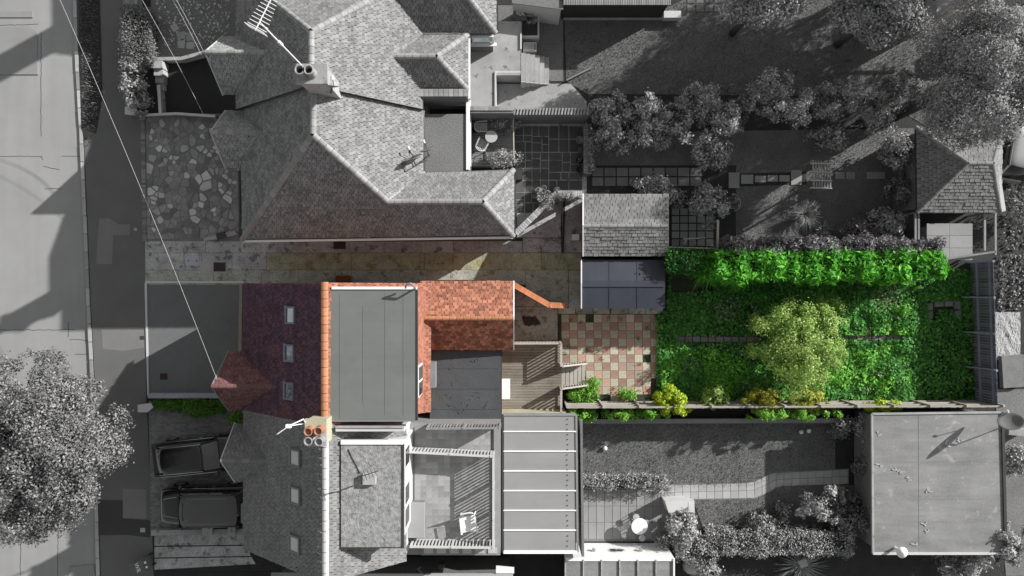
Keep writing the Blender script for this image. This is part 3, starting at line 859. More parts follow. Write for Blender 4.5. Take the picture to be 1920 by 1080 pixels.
quads('tiles', np.vstack([tiles_on(p, .14, .19) for p in (W, E_, NW)]), mt['tile_pale'], r2, 'stuff')
dk = MB(); [deck_of(dk, p) for p in (W, E_, NW)]; dk.build('roof_deck', mt['fascia'], r2)
for a, b in (((588, 540 + PY * sR, ZR), (586, 252, ZR)), ((586, 252, ZR), (453, 450, ZE)), ((586, 252, ZR), (727, 378, zw)), ((727, 378, zw), (905, 378, zw)),
             ((905, 378, zw), (963, 443, ZE)), ((905, 378, zw), (963, 318, ZE))): ridge_line(P(*a), P(*b), mt['ridge_pale'], r2)
b = MB(); b.prism([G(-446, PY + 2), G(-154, PY + 2), G(-154, -87), G(-446, -87)], 0, ZE - .05)
b.prism([G(-157, -191), G(-6, -191), G(-6, -89), G(-157, -89)], 0, ZE - .05)
b.build('wall', mt['brick_wall'], U2)
porch(U2, -486, -300, -204, mt['tile_porch'], mt['ridge_pale'])
g = MB().bar(P(454, 452.5, ZE - .1), P(962, 445.5, ZE - .1), .1, .08); g.build('gutter', mt['white_paint'], U2)
MB().bar(P(965, 444, ZE - .1), P(965, 318, ZE - .1), .09, .08).build('gutter', mt['metal_dark'], U2)
MB().bar(P(448.5, 320, ZE - .1), P(451, 450, ZE - .1), .09, .08).build('gutter', mt['metal_dark'], U2)
fl = MB().prism([G(-150, PY + 3), G(-75, PY + 3), G(-75, -196), G(-150, -196)], 0, 3.75).build('flat_roof', mt['felt_rough'], U2)
MB().bpx(874, 190, 880, 318, 3.5, 3.83).build('roof_edge', mt['white_paint'], fl)
MB().bar(P(797, 323, ZE + .02), P(724, 379, zw + .02), .12, .03).build('valley', mt['white_render'], r2)
w = MB().box(G(-4.6, -140, 3.2), (.08, 1.5, 1.2)).build('window', mt['white_paint'], U2)
MB().box(G(-3, -140, 3.2), (.03, 1.3, 1.0)).build('pane', mt['glass_dark'], w)

# ---------- upper pair, second house (a little taller)
dz = .35; ZE1, ZR1 = ZE + dz, ZR + dz; s1, s2 = H / (H - ZE1), H / (H - ZR1); zw1 = zw + dz
U1 = empty('semi_detached_house', G(-330, -400), 'taller pale grey tiled house with two rear hips at the top edge', 'house')
ep, rp = 540 + PY * s1, 540 + PY * s2
W1 = pack([(443, ep, ZE1), (443, -53, ZE1), (583, 58, ZR1), (583, rp, ZR1)])
N1 = pack([(443, -53, ZE1), (583, 58, ZR1), (793, -53, ZE1)])
E1 = pack([(583, rp, ZR1), (583, 58, ZR1), (724, -30, zw1), (793, 62, ZE1), (793, ep, ZE1)])
WS = pack([(724, -30, zw1), (859, -30, zw1), (930, 62, ZE1), (793, 62, ZE1)])
WN = pack([(724, -30, zw1), (859, -30, zw1), (930, -100, ZE1), (770, -110, ZE1)])
WE = pack([(859, -30, zw1), (930, 62, ZE1), (930, -100, ZE1)])
z5 = ZE1 + 1.15
N2 = pack([(730, 105, z5), (818, 105, z5), (877, 64, ZE1), (790, 64, ZE1)])
S2 = pack([(730, 105, z5), (818, 105, z5), (877, 168, ZE1), (787, 168, ZE1)])
E2 = pack([(818, 105, z5), (877, 64, ZE1), (877, 168, ZE1)])
r1 = roof(U1, [W1, N1, E1, WS, WN, WE, N2, S2, E2], mt['tile_pale'])
for a, b in (((583, rp, ZR1), (583, 58, ZR1)), ((583, 58, ZR1), (443, -53, ZE1)), ((583, 58, ZR1), (793, -53, ZE1)), ((859, -30, zw1), (930, 62, ZE1)),
             ((730, 105, z5), (818, 105, z5)), ((818, 105, z5), (877, 64, ZE1)), ((818, 105, z5), (877, 168, ZE1)), ((724, -30, zw1), (859, -30, zw1))):
    ridge_line(P(*a), P(*b), mt['ridge_pale'], r1)
b = MB(); b.prism([G(-446, -506), G(-154, -506), G(-154, PY - 1), G(-446, PY - 1)], 0, ZE1 - .05)
pg = [G(-448, PY - 1, ZE1 - .1), G(-295, PY - 1, ZR1 + .12), G(-151, PY - 1, ZE1 - .1), G(-448, PY - 5, ZE1 - .1), G(-295, PY - 5, ZR1 + .12), G(-151, PY - 5, ZE1 - .1)]
b.add(pg, [(0, 1, 2), (5, 4, 3), (0, 3, 4, 1), (1, 4, 5, 2), (2, 5, 3, 0)])
b.prism([G(-157, -566), G(-34, -566), G(-34, -428), G(-157, -428)], 0, ZE1 - .05)
b.prism([G(-157, -413), G(-80, -413), G(-80, -335), G(-157, -335)], 0, ZE1 - .05)
b.build('wall', mt['brick_wall'], U1)
wl_ = MB().box(G(-50, -427, 3.2), (1.05, .08, .9)).build('window', mt['white_paint'], U1)
MB().box(G(-50, -425.5, 3.2), (.85, .05, .7)).build('pane', mt['glass_pane'], wl_)
MB().box(G(-50, -424, 2.7), (1.3, .16, .07)).build('window_sill', mt['white_paint'], U1)
pp = MB().bpx(767, 169, 877, 184, 3.0, 4.45).build('parapet', mt['brick_wall'], U1)
cme = MB().box((0, 0, 0), (.21, .34, .07)).mesh('coping'); cme.materials.append(mt['ridge_pale'])
for i in range(12): link_mesh('coping', cme, pp, P(772 + i * 9.2, 174, 4.48))
porch(U1, -483, -420, -324, mt['tile_porch'], mt['ridge_pale'], 4.1, 6.05)
MB().bar(P(932, 63, ZE1 - .1), P(932, -40, ZE1 - .1), .09, .08).build('gutter', mt['metal_dark'], U1)
MB().bar(P(880, 62, ZE1 - .1), P(880, 185, ZE1 - .1), .09, .08).build('gutter', mt['white_paint'], U1)
MB().bar(P(790, 64.5, ZE1 + .02), P(880, 64.5, ZE1 + .02), .14, .05).build('gutter', mt['white_paint'], U1)
# chimney stack on the party wall
ch = empty('chimney_stack', P(575, 140, 9.7), 'pale rendered chimney with two open pots between the upper houses', 'chimney')
tx, ty = P(558, 122, 9.8), P(592, 152, 9.8)
MB().prism([(tx.x, tx.y), (ty.x + .35, tx.y), (ty.x + .35, ty.y), (tx.x, ty.y)], 6.8, 9.55).build('stack', mt['concrete'], ch)
MB().prism([(tx.x - .08, tx.y + .08), (ty.x + .43, tx.y + .08), (ty.x + .43, ty.y - .08), (tx.x - .08, ty.y - .08)], 9.55, 9.72).build('cap', mt['concrete'], ch)
for px in (561.5, 578.5):
    c = P(px, 131, 10.25); m = MB(); chimney_pot(m, c.x, c.y, 9.7, .19, .6); p_ = m.build('pot', mt['ridge_pale'], ch, True)
    MB().lathe((c.x, c.y, 10.02), [(.13, 0), (.13, .01)], 14).build('flue', mt['plastic_black'], p_)
am = empty('television_aerial', P(566, 125, 9.6), 'tall white aerial mast leaning out from the upper chimney', 'aerial')
bs = P(567, 124, 9.6); tpz = 14.3; tp = Vector((bs.x * 1.005, bs.y * 1.0, tpz)); yagi(am, bs, tp, (.45, .85, .05), mat=mt['plastic_white'])
MB().box((bs + tp) / 2 + Vector((.0, 0, .3)), (.09, .09, .4)).build('amplifier', mt['plastic_white'], am)
dish('small grey dish beside the upper chimney on the ridge', P(622, 163, 8.9), (.1, 1, .25), .3, P(618, 172, 8.0))
dish('upper of two grey dishes over the rough flat roof', P(801, 283, 5.0), (-.3, .9, .3), .36, P(806, 290, 3.7))
dish('lower of two grey dishes, overhanging the pale roof slope', P(775, 299, 5.2), (-.35, .9, .3), .44, P(800, 300, 3.7))

# ---------- the coloured house
MH = empty('semi_detached_house', G(-300, 95), 'coloured house with front tiles toned plum for shade, orange ridge and grey flat dormer', 'house')
Ym0, Ym1 = -8, 204
Wm = gpack([(Xe, Ym0, ZE), (Xe, Ym1, ZE), (Xr, Ym1, ZR), (Xr, Ym0, ZR)])
zEm = ZR - RUN * (Xb - Xr) / (Xr - Xe)
Em = gpack([(Xr, Ym0, ZR), (Xr, Ym1, ZR), (Xb, Ym1, zEm), (Xb, Ym0, zEm)])
rm = roof(MH, [Wm], mt['tile_shaded'], .19, .22, thick=.055)
quads('tiles', tiles_on(Em, .14, .19), mt['tile_rose'], rm, 'stuff')
dk = MB(); deck_of(dk, Em); dk.build('roof_deck', mt['fascia'], rm)
ridge_line(G(Xr, Ym0 - 1, ZR), G(Xr, Ym1 - 10, ZR), mt['ridge_orange'], rm, .15, .36)
b = MB(); pr = [G(Xe + 8, Ym0 + 3, 0), G(Xb - 8, Ym0 + 3, 0), G(Xb - 8, Ym0 + 3, zEm - .1), G(Xr, Ym0 + 3, ZR - .25), G(Xe + 8, Ym0 + 3, ZE - .05)]
qb = [Vector((p.x, -(Ym1 - .5) / S, p.z)) for p in pr]
b.add(pr + qb, [(4, 3, 2, 1, 0), (5, 6, 7, 8, 9), (0, 1, 6, 5), (1, 2, 7, 6), (2, 3, 8, 7), (3, 4, 9, 8), (4, 0, 5, 9)])
b.build('wall', mt['brick_wall_orange'], MH)
porch(MH, -478, 108, 206, mt['tile_porch_red'], mt['ridge_shaded'], 3.75, 5.7, wall='brick_wall_orange')
for px, py in ((547, 591), (545.5, 662), (544.5, 733)): skylight(rm, px, py, .62, .56, M('skylight_frame', (.13, .15, .2), var=.05, fine=0, bump=0, rough=.4), mt['glass_pane'])
# flat dormer
dtop = 7.85; x0, y0, x1, y1 = -271, 2, -142, 197
do = MB().prism([G(x0, y0 + 3), G(x1 - 3, y0 + 3), G(x1 - 3, y1 - 3), G(x0, y1 - 3)], 4.4, dtop - .12).build('dormer', mt['tile_rose'], MH)
fr = MB().prism([G(x0, y0), G(x1, y0), G(x1, y1), G(x0, y1)], dtop - .12, dtop).build('flat_roof', mt['felt_grey'], do)
for i in range(1, 8, 2):        # lapped felt joints
    Xl = x0 + (x1 - x0) * (i + random.uniform(-.2, .2)) / 8
    MB().box(G(Xl, (y0 + y1) / 2 + random.uniform(-3, 3), dtop + .006), (.05 + .04 * (i % 2), (y1 - y0) / S - .3 - random.uniform(0, 2.0) * (i % 3 == 0), .003)).build('felt_joint', mt['felt_grey'], do)
MB().prism([G(x0 + 3, y0 - 4), G(x1, y0 - 4), G(x1, y0), G(x0 + 3, y0)], dtop - .2, dtop + .05).build('fascia', mt['white_paint'], do)
MB().prism([G(x1, y0), G(x1 + 1.5, y0), G(x1 + 1.5, y1), G(x1, y1)], dtop - .15, dtop + .03).build('drip_edge', mt['metal_dark'], do)
MB().prism([G(x0, y1), G(x1, y1), G(x1, y1 + 1.6), G(x0, y1 + 1.6)], dtop - .15, dtop + .03).build('drip_edge', mt['lead'], do)
quads('hanging_tiles', tiles_on([G(x1 - 2.5, y0 + 4, 4.4), G(x1 - 2.5, y1 - 4, 4.4), G(x1 - 3.2, y1 - 4, dtop - .15), G(x1 - 3.2, y0 + 4, dtop - .15)], .13, .17), mt['tile_rose'], do, 'stuff')
wd = MB().box(G(x1 - 1.5, 143, 6.5), (.08, 1.35, 1.3)).build('window', mt['white_paint'], do)
for k in (-.33, .33): MB().box(G(x1 + .2, 143, 6.5) + Vector((0, k, 0)), (.05, .56, 1.1)).build('pane', mt['glass_dark'], wd)
MB().prism([G(x1 - 2, 122), G(x1 + 16, 122), G(x1 + 16, 164), G(x1 - 2, 164)], 4.1, 4.7).build('window_sill', mt['lead'], MH)
# rear wing with orange gable roof
Nw = pack([(788, 528, 3.3), (962, 528, 3.3), (962, 597, 5.0), (788, 597, 5.0)])
Sw = pack([(795, 655, 3.3), (962, 655, 3.3), (962, 597, 5.0), (788, 597, 5.0)])
rw = roof(MH, [Nw, Sw], mt['tile_orange'], .18, .22, name='wing_roof', thick=.05)
ridge_line(P(790, 597, 5.0), P(962, 597, 5.0), mt['ridge_orange'], rw, .1)
n0, n1, n2 = P(790, 530, 3.3), P(957, 653, 3.3), P(790, 597, 4.85)
b = MB(); A = [Vector((n0.x, n0.y, 0)), Vector((n0.x, n1.y, 0)), Vector((n0.x, n1.y, 3.22)), Vector((n0.x, n2.y, 4.85)), Vector((n0.x, n0.y, 3.22))]
B = [Vector((n1.x, p.y, p.z)) for p in A]
b.add(A + B, [(0, 1, 2, 3, 4), (9, 8, 7, 6, 5), (0, 5, 6, 1), (1, 6, 7, 2), (2, 7, 8, 3), (3, 8, 9, 4), (4, 9, 5, 0)])
b.build('wing_wall', mt['brick_wall_orange'], MH)
MB().bar(P(963.5, 528, 3.28), P(963.5, 597, 4.98), .05, .12).bar(P(963.5, 597, 4.98), P(963.5, 655, 3.28), .05, .12).build('bargeboard', mt['white_paint'], MH)
MB().bar(P(790, 526.5, 3.2), P(962, 526.5, 3.2), .09, .08).build('gutter', mt['metal_dark'], MH)
# black felt extension
ex = MB().bpx(806, 659, 937, 786, 0, 2.95).build('extension', mt['brick_wall_orange'], MH)
MB().bpx(806, 657, 938.5, 788, 2.95, 3.05).build('flat_roof', mt['felt_black'], ex)
for k in range(3): MB().bpx(812, 690 + k * 38, 936, 691.4 + k * 38, 3.0, 3.066).build('felt_joint', mt['felt_black'], ex)
wr = MB()
for k in range(26):
    x, y = random.uniform(812, 925), random.uniform(665, 778); a = random.uniform(0, 3.1); L = random.uniform(3, 9)
    q0 = P(x, y, 3.055); pz = [q0 + Vector((math.cos(a + .5 * t) * L / S * t, math.sin(a + .5 * t) * L / S * t, 0)) for t in (0, .5, 1)]
    for u_, v_ in zip(pz, pz[1:]): wr.bar(u_, v_, .025, .03)
wr.build('felt_wrinkles', mt['felt_black'], ex)['kind'] = 'stuff'
MB().bpx(938.5, 657, 941, 790, 2.7, 3.02).build('drip_edge', mt['metal_dark'], ex)
dr = MB().box(P(947, 729, 2.0), (.5, 1.0, .05)).box(P(947, 729, 1.4), (.1, .9, 1.2)).build('door_canopy', mt['white_paint'], MH)
# shared chimney
c4 = empty('chimney_stack', P(592, 815, 8.9), 'yellow rendered chimney with four pots on the party wall', 'chimney')
a0, a1 = P(574, 788, 8.9), P(610, 834, 8.9)
MB().prism([(a0.x, a0.y), (a1.x, a0.y), (a1.x, a1.y), (a0.x, a1.y)], 6.8, 8.8).build('stack', mt['yellow_render'], c4)
mid = (a0.y + a1.y) / 2
MB().prism([(a0.x - .05, a0.y + .06), (a1.x + .05, a0.y + .06), (a1.x + .05, mid), (a0.x - .05, mid)], 8.8, 8.92).build('cap', mt['yellow_render'], c4)
MB().prism([(a0.x - .05, mid - .003), (a1.x + .05, mid - .003), (a1.x + .05, a1.y - .06), (a0.x - .05, a1.y - .06)], 8.8, 8.915).build('cap', mt['concrete'], c4)
for (px, py), mm in zip(((577, 810), (596, 809), (577, 828), (597, 829)), ('terracotta', 'terracotta', 'pot_grey', 'pot_grey')):
    c = P(px, py, 9.4); m = MB(); chimney_pot(m, c.x, c.y, 8.9, .17, .5); p_ = m.build('pot', mt[mm], c4, True)
    MB().lathe((c.x, c.y, 9.25), [(.14, 0), (.14, .01)], 14).build('flue', mt['pot_grey'], p_)
am = empty('television_aerial', P(575, 795, 9.6), 'bent white aerial reaching out from the four-pot chimney', 'aerial')
p0, p1, p2, p3 = P(573, 795, 8.8), P(569, 786, 9.3), P(541, 799, 9.6), P(521, 813, 9.7)
MB().tube(p0, p1, .025).tube(p1, p2, .025).tube(P(572, 794, 8.8), p2, .018).build('mast', mt['plastic_white'], am)
m = MB().tube(p2, p3, .02); sd_ = (p3 - p2).normalized().cross(Vector((0, 0, 1)))
for t in np.linspace(.1, .95, 7): m.tube(p2.lerp(p3, t) - Vector((0, 0, .2)), p2.lerp(p3, t) + Vector((0, 0, .2)), .01, n=5)
m.build('antenna', mt['plastic_white'], am)
MB().box(p2, (.2, .14, .12)).build('amplifier', mt['plastic_white'], am)
vp = empty('soil_vent_pipe', P(765, 537, 8), 'bent grey vent pipe at the back corner of the grey dormer', 'pipe')
MB().tube(P(777, 543, 6.5), P(779, 540, 8.3), .045).tube(P(779, 540, 8.3), P(770, 531, 8.45), .045).tube(P(770, 531, 8.45), P(762, 533, 8.4), .045).tube(P(762, 533, 8.4), P(760, 540, 8.1), .04).build('pipe', mt['metal_grey'], vp)

# ---------- lower grey house
LH = empty('semi_detached_house', G(-300, 320), 'grey slate-tiled house with white ridge and chipping-covered dormer', 'house')
Yl0, Yl1 = 204.6, 438; XbL = -170; zEl = ZR - RUN * (XbL - Xr) / (Xr - Xe)
Wl = gpack([(Xe, Yl0, ZE), (Xe, Yl1, ZE), (Xr, Yl1, ZR), (Xr, Yl0, ZR)])
El = gpack([(Xr, Yl0, ZR), (Xr, Yl1, ZR), (XbL, Yl1, zEl), (XbL, Yl0, zEl)])
rl = roof(LH, [Wl], mt['tile_slate'])
quads('tiles', tiles_on(El, .16, .22), mt['tile_grey'], rl, 'stuff')
dk = MB(); deck_of(dk, El); dk.build('roof_deck', mt['fascia'], rl)
ridge_line(G(Xr, Yl0 + 16, ZR), G(Xr, Yl1, ZR), mt['mortar'], rl, .11, .42)
mo = MB()
yy = Yl0 + 22
while yy < Yl1: mo.box(G(Xr - 7, yy, ZR - .16), (.30, .06, .03), Matrix.Rotation(-R(39), 3, 'Y')); yy += 12 + random.uniform(-2, 2)
mo.build('mortar_bedding', mt['white_paint'], rl)
MB().bar(G(Xr + 5, Yl0 + 14, ZR + .0), G(Xr + 5, Yl1, ZR + .0), .09, .02).build('ridge_flashing', mt['white_paint'], rl)
b = MB(); pr = [G(Xe + 8, Yl0 + .5, 0), G(XbL - 2, Yl0 + .5, 0), G(XbL - 2, Yl0 + .5, zEl - .1), G(Xr, Yl0 + .5, ZR - .25), G(Xe + 8, Yl0 + .5, ZE - .05)]
qb = [Vector((p.x, -(Yl1 - 4) / S, p.z)) for p in pr]
b.add(pr + qb, [(4, 3, 2, 1, 0), (5, 6, 7, 8, 9), (0, 1, 6, 5), (1, 2, 7, 6), (2, 3, 8, 7), (3, 4, 9, 8), (4, 0, 5, 9)])
b.build('wall', mt['white_render'], LH)
porch(LH, -470, 230, 328, mt['tile_slate'], mt['ridge_slate'], wall='white_render')
MB().ppx([(468, 934), (454, 947), (454, 979), (468, 991)], 0, 2.75).build('bay_window', mt['white_render'], LH)
MB().ppx([(468, 932), (451.5, 946), (451.5, 980), (468, 993)], 2.75, 2.85).build('bay_lead_roof', mt['lead'], LH)
skf = M('skylight_frame_grey', .16, var=.05, fine=0, bump=0, rough=.4)
for px, py in ((556, 858), (556, 929), (555, 1020)): skylight(rl, px, py, .62, .62, skf, mt['glass_white'])
d1 = 7.65; x0, y0, x1, y1 = -256, 234, -164, 388
do = MB().prism([G(x0, y0 + 3), G(x1 - 3, y0 + 3), G(x1 - 3, y1 - 3), G(x0, y1 - 3)], 3.0, d1 - .12).build('dormer', mt['white_render'], LH)
MB().prism([G(x0, y0), G(x1, y0), G(x1, y1), G(x0, y1)], d1 - .12, d1).build('flat_roof', mt['felt_chip'], do)
MB().prism([G(x1, y0), G(x1 + 2, y0), G(x1 + 2, y1), G(x1, y1)], d1 - .2, d1 + .04).build('drip_edge', mt['metal_dark'], do)
MB().prism([G(x0, y1), G(x1 + 2, y1), G(x1 + 2, y1 + 1.5), G(x0, y1 + 1.5)], d1 - .2, d1 + .03).build('drip_edge', mt['metal_dark'], do)
MB().prism([G(x0, y0 - 6), G(x1 + 1, y0 - 6), G(x1 + 1, y0), G(x0, y0)], d1 - .3, d1 + .06).build('parapet', mt['white_paint'], do)
for yy_ in (262, 320, 355):
    w = MB().box(G(x1 - 1.4, yy_, 6.3), (.08, .9, 1.2)).build('window', mt['white_paint'], do)
    MB().box(G(x1 + .2, yy_, 6.3), (.04, .75, 1.05)).build('pane', mt['glass_dark'], w)
cb = MB(); pl = [(653, 842), (660, 858), (668, 872), (675, 888)]
for a, c_ in zip(pl, pl[1:]): cb.bar(P(*a, d1 + .02), P(*c_, d1 + .02), .03, .02)
cb.build('cable', mt['metal_dark'], do)
hb = empty('roof_hatch', P(692, 898, d1), 'dark square hatch with an aerial on the chipping-covered dormer', 'hatch')
MB().bpx(680, 889, 704, 909, d1, d1 + .22).build('box', mt['concrete'], hb)
yagi(hb, P(679, 905, d1), P(678, 893, d1 + 1.6), (1, .35, .1), 6, .9, .22, mt['metal_dark'], False)
# party parapet
pa = MB().prism([G(-262, 206), G(-160, 206), G(-160, 213), G(-262, 213)], 6.0, 7.9).build('parapet', mt['white_render'], LH)
MB().prism([G(-262, 205), G(-160, 205), G(-160, 207.5), G(-262, 207.5)], 7.9, 7.96).build('coping', mt['concrete'], pa)

# roof terrace of the lower house
zt = 4.0
te = MB().bpx(757, 792, 938, 1040, 0, zt - .03).build('terrace', mt['grey_render'], LH)
tm = MB().box((0, 0, 0), (.276, .276, .05)).mesh('floor_tile'); tm.materials.append(mt['terrace_tile'])
for i in range(13):
    for j in range(20):
        px, py = 783 + i * 11.0, 806 + j * 11.0
        link_mesh('floor_tile', tm, te, P(px, py, zt - .01))
MB().bpx(926, 795, 938, 1040, zt - .2, zt + .10).build('parapet', mt['grey_render'], te)
MB().bpx(790, 1022, 938, 1041, zt - .2, zt + .12).build('parapet', mt['grey_render'], te)
for i in range(6): MB().bpx(795 + i * 24, 1027, 812 + i * 24, 1038, zt, zt + .16).build('coping', mt['slab_light'], te)
# ================================================================== TERRACES, DECKS, FENCES
BAL = {}
def balustrade(label, pts, z, h, mat, step=.11, post_every=1.6, bw=.03, rail=.06, zs=None, name='balustrade', cat='railing'):
    """pts: photo pixels of the foot line at height z"""
    q = [P(x, y, z) for x, y in pts]
    if zs:
        q = [P(x, y, zz) for (x, y), zz in zip(pts, zs)]
    root = empty(name, q[0], label, cat)
    key = (mat.name, bw)
    if key not in BAL:
        me = MB().box((0, 0, .5), (bw, bw, 1)).mesh('baluster'); me.materials.append(mat); BAL[key] = me
    for a, b in zip(q, q[1:]):
        d = b - a; L = d.length; ang = math.atan2(d.y, d.x); up = Vector((0, 0, h))
        MB().bar(a + up, b + up, rail * 1.6, rail).build('top_rail', mat, root)
        MB().bar(a + Vector((0, 0, .1)), b + Vector((0, 0, .1)), rail, rail * .8).build('bottom_rail', mat, root)
        n = max(1, int(L / step))
        for i in range(1, n):
            link_mesh('baluster', BAL[key], root, a.lerp(b, i / n) + Vector((0, 0, .12)), (0, 0, ang), (1, 1, h - .14))
        k = max(1, round(L / post_every))
        for i in range(k + 1):
            c = a.lerp(b, i / k); MB().box(c + Vector((0, 0, h / 2 + .03)), (.09, .09, h + .06)).build('post', mat, root)
    return root

M('rail_white', .5, var=.05, fine=.05, bump=0, rough=.5)
balustrade('white metal railing along the far top side of the tiled roof terrace', [(774, 838), (922, 846)], zt, 1.05, mt['rail_white'], .15, 1.8, .06, .06)
balustrade('white metal railing along the long outer side of the tiled roof terrace', [(926, 846), (926, 1016)], zt, 1.05, mt['rail_white'], .15, 1.5, .06, .06)
balustrade('white metal railing along the lower side of the tiled roof terrace', [(776, 1010), (926, 1012)], zt, 1.05, mt['rail_white'], .15, 1.8, .06, .06)
balustrade('slatted timber screen between black flat roof and tiled terrace', [(806, 795), (938, 794)], 4.0, 1.1, mt['timber_mono'], .14, 1.9, .05, .06)
# terrace furniture
bx = empty('storage_box', P(780, 977, zt), 'long grey lidded storage box on the tiled roof terrace', 'box')
MB().bpx(766, 944, 795, 1008, zt, zt + .55).build('body', mt['plastic_grey'], bx, bevel=.02)
M('lid_grey', .30, var=.06, fine=.04, bump=0, rough=.5)
MB().bpx(764.5, 942.5, 796, 1009, zt + .55, zt + .62).build('lid', mt['lid_grey'], bx, bevel=.02)

def armchair(label, loc, rot, mat, plastic=True, name='garden_chair'):
    root = empty(name, (0, 0, 0), label, 'chair')
    for sx in (-1, 1):
        for sy in (-1, 1): MB().tube((sx * .25, sy * .23, 0), (sx * .21, sy * .2, .42), .028, .022, 6).build('leg', mat, root)
        MB().bar((sx * .27, -.25, .64), (sx * .25, .22, .66), .06, .03).bar((sx * .26, -.22, .4), (sx * .27, -.24, .64), .05, .03).build('armrest', mat, root)
    if plastic:
        MB().box((0, -.01, .42), (.5, .46, .03)).build('seat', mat, root, bevel=.01)
        m = MB(); n = 8
        for i in range(n):
            a0, a1 = -.9 + 1.8 * i / n, -.9 + 1.8 * (i + 1) / n
            m.add([(math.sin(a) * .27, .2 + .06 * math.cos(a) + dz_, zz) for a, zz, dz_ in ((a0, .42, 0), (a1, .42, 0), (a1, .85 + .05 * math.cos(a1), .12), (a0, .85 + .05 * math.cos(a0), .12))], [(0, 1, 2, 3)])
        o = m.build('backrest', mat, root); md = o.modifiers.new('solid', 'SOLIDIFY'); md.thickness = .025
    else:
        for i in range(6): MB().box((0, -.2 + i * .08, .43), (.46, .055, .022)).build('seat_slat', mat, root)
        m = MB()
        pr = [Vector((.26 * math.cos(t), .2 + .2 * math.sin(t), .62 + .12 * math.sin(t))) for t in np.linspace(0, math.pi, 10)]
        for a, b in zip(pr, pr[1:]): m.bar(a, b, .05, .03)
        m.build('back_rail', mat, root)
        for i in range(5):
            x = -.18 + i * .09; MB().bar((x, .2, .43), (x * 1.05, .36, .72), .05, .018).build('back_slat', mat, root)
    root.location = loc; root.rotation_euler = (0, 0, rot); return root
armchair('white moulded plastic armchair standing on the tiled roof terrace', P(880, 976, zt), R(8), mt['plastic_white']).scale = (1.35, 1.6, 1.0)

# ---- polycarbonate lean-to roof
CV = empty('conservatory', P(1013, 905, 0), 'lean-to conservatory with pale panel roof and white glazing bars', 'conservatory')
zc0, zc1 = 2.95, 2.55
MB().prism([P(950, 783, 2.5), P(1074, 783, 2.5), P(1076, 1028, 2.5), P(950, 1028, 2.5)], 0, 2.4).build('wall', mt['white_render'], CV)
ys = [778, 809, 846, 883, 920, 957, 994, 1034]
for i, (a, b) in enumerate(zip(ys, ys[1:])):
    q = [P(945, a, zc0), P(1077 + a * .003, a, zc1), P(1077 + b * .003, b, zc1), P(945, b, zc0)]
    m = MB(); m.add(q + [p - Vector((0, 0, .03)) for p in q], [(0, 1, 2, 3)[::-1], (4, 5, 6, 7), (0, 1, 5, 4), (1, 2, 6, 5), (2, 3, 7, 6), (3, 0, 4, 7)])
    m.build('roof_panel', mt['polycarbonate'], CV)
    if i: MB().bar(P(944, a, zc0 + .03), P(1080, a, zc1 + .03), .05, .05).build('glazing_bar', mt['white_paint'], CV)
MB().bar(P(944, 777, zc0 + .02), P(1079, 777, zc1 + .02), .12, .08).build('edge_trim', mt['lead'], CV)
MB().bar(P(944, 1035, zc0 + .02), P(1082, 1035, zc1 + .02), .14, .08).build('edge_trim', mt['white_paint'], CV)
MB().bar(P(1080.5, 777, zc1), P(1083, 1035, zc1), .10, .09).build('gutter', mt['metal_grey'], CV)
MB().bar(P(942.5, 777, zc0), P(942.5, 1035, zc0), .10, .09).build('gutter', mt['metal_dark'], CV)
fx = MB()
for i in range(26): fx.lathe(P(1064 + random.uniform(-.8, .8), 786 + i * 9.5, 2.60), [(.025, 0), (.025, .04)], 8)
fx.build('roof_fixings', mt['plastic_black'], CV)
MB().bar(P(1087, 785, 1.8), P(1090, 1032, 1.8), .12, 1.7).build('screen_wall', mt['brick_wall'], CV)
yw = tag(MB().bpx(941, 773, 1061, 781, 0, 2.0).build('rendered_wall', mt['yellow_render']), 'low yellow rendered wall between timber deck and conservatory', 'wall')

# ---- timber deck with steps
zd = 1.0
DK = empty('timber_deck', P(996, 706, 0), 'weathered timber deck behind the coloured house', 'deck')
MB().bpx(941, 641, 1052, 772, 0, zd - .06).build('base', mt['timber_dark'], DK)
for i in range(25):
    y0 = 640.5 + i * 5.25; MB().bpx(940, y0, 1053, y0 + 4.75, zd - .05, zd + random.uniform(-.004, .004)).build('plank', mt['timber_deck'], DK)
st = empty('deck_steps', P(1078, 700, 0), 'pale timber steps from the deck down to the chequered patio', 'steps')
for i in range(6):
    x0 = 1053 + i * 7.6; z1 = zd - .02 - .155 * (i + .6)
    sl = -.35 * i
    MB().ppx([(x0, 684 + sl), (x0 + 6.7, 683.6 + sl), (x0 + 6.7, 722 + sl), (x0, 722.4 + sl)], z1 - .06, z1).build('tread', mt['timber_pale'], st)
MB().bar(P(1053, 683, .8), P(1100, 680, .05), .06, .22).bar(P(1053, 724, .8), P(1100, 719, .05), .06, .22).build('stringer', mt['timber_grey'], st)
balustrade('grey timber balustrade along the far side of the deck', [(962, 641.5), (1049, 641)], zd, .95, mt['timber_pale'], .16, 1.8, .06, .06)
balustrade('grey timber balustrade on the deck edge above the steps', [(1050, 643), (1050, 682)], zd, .95, mt['timber_pale'], .16, 1.5, .06, .06)
balustrade('grey timber balustrade on the deck edge below the steps', [(1050, 725), (1050, 769)], zd, .95, mt['timber_pale'], .16, 1.5, .06, .06)
balustrade('grey timber balustrade along the yellow wall side of the deck', [(942, 769), (1050, 769)], zd, .95, mt['timber_pale'], .16, 1.8, .06, .06)
balustrade('sloping timber handrail on the upper side of the deck steps', [(1053, 683), (1098, 678)], 0, .95, mt['timber_pale'], .16, 1.5, .055, .05, zs=[.95, .1])
balustrade('sloping timber handrail on the lower side of the deck steps', [(1053, 724), (1098, 718)], 0, .95, mt['timber_pale'], .16, 1.5, .055, .05, zs=[.95, .1])

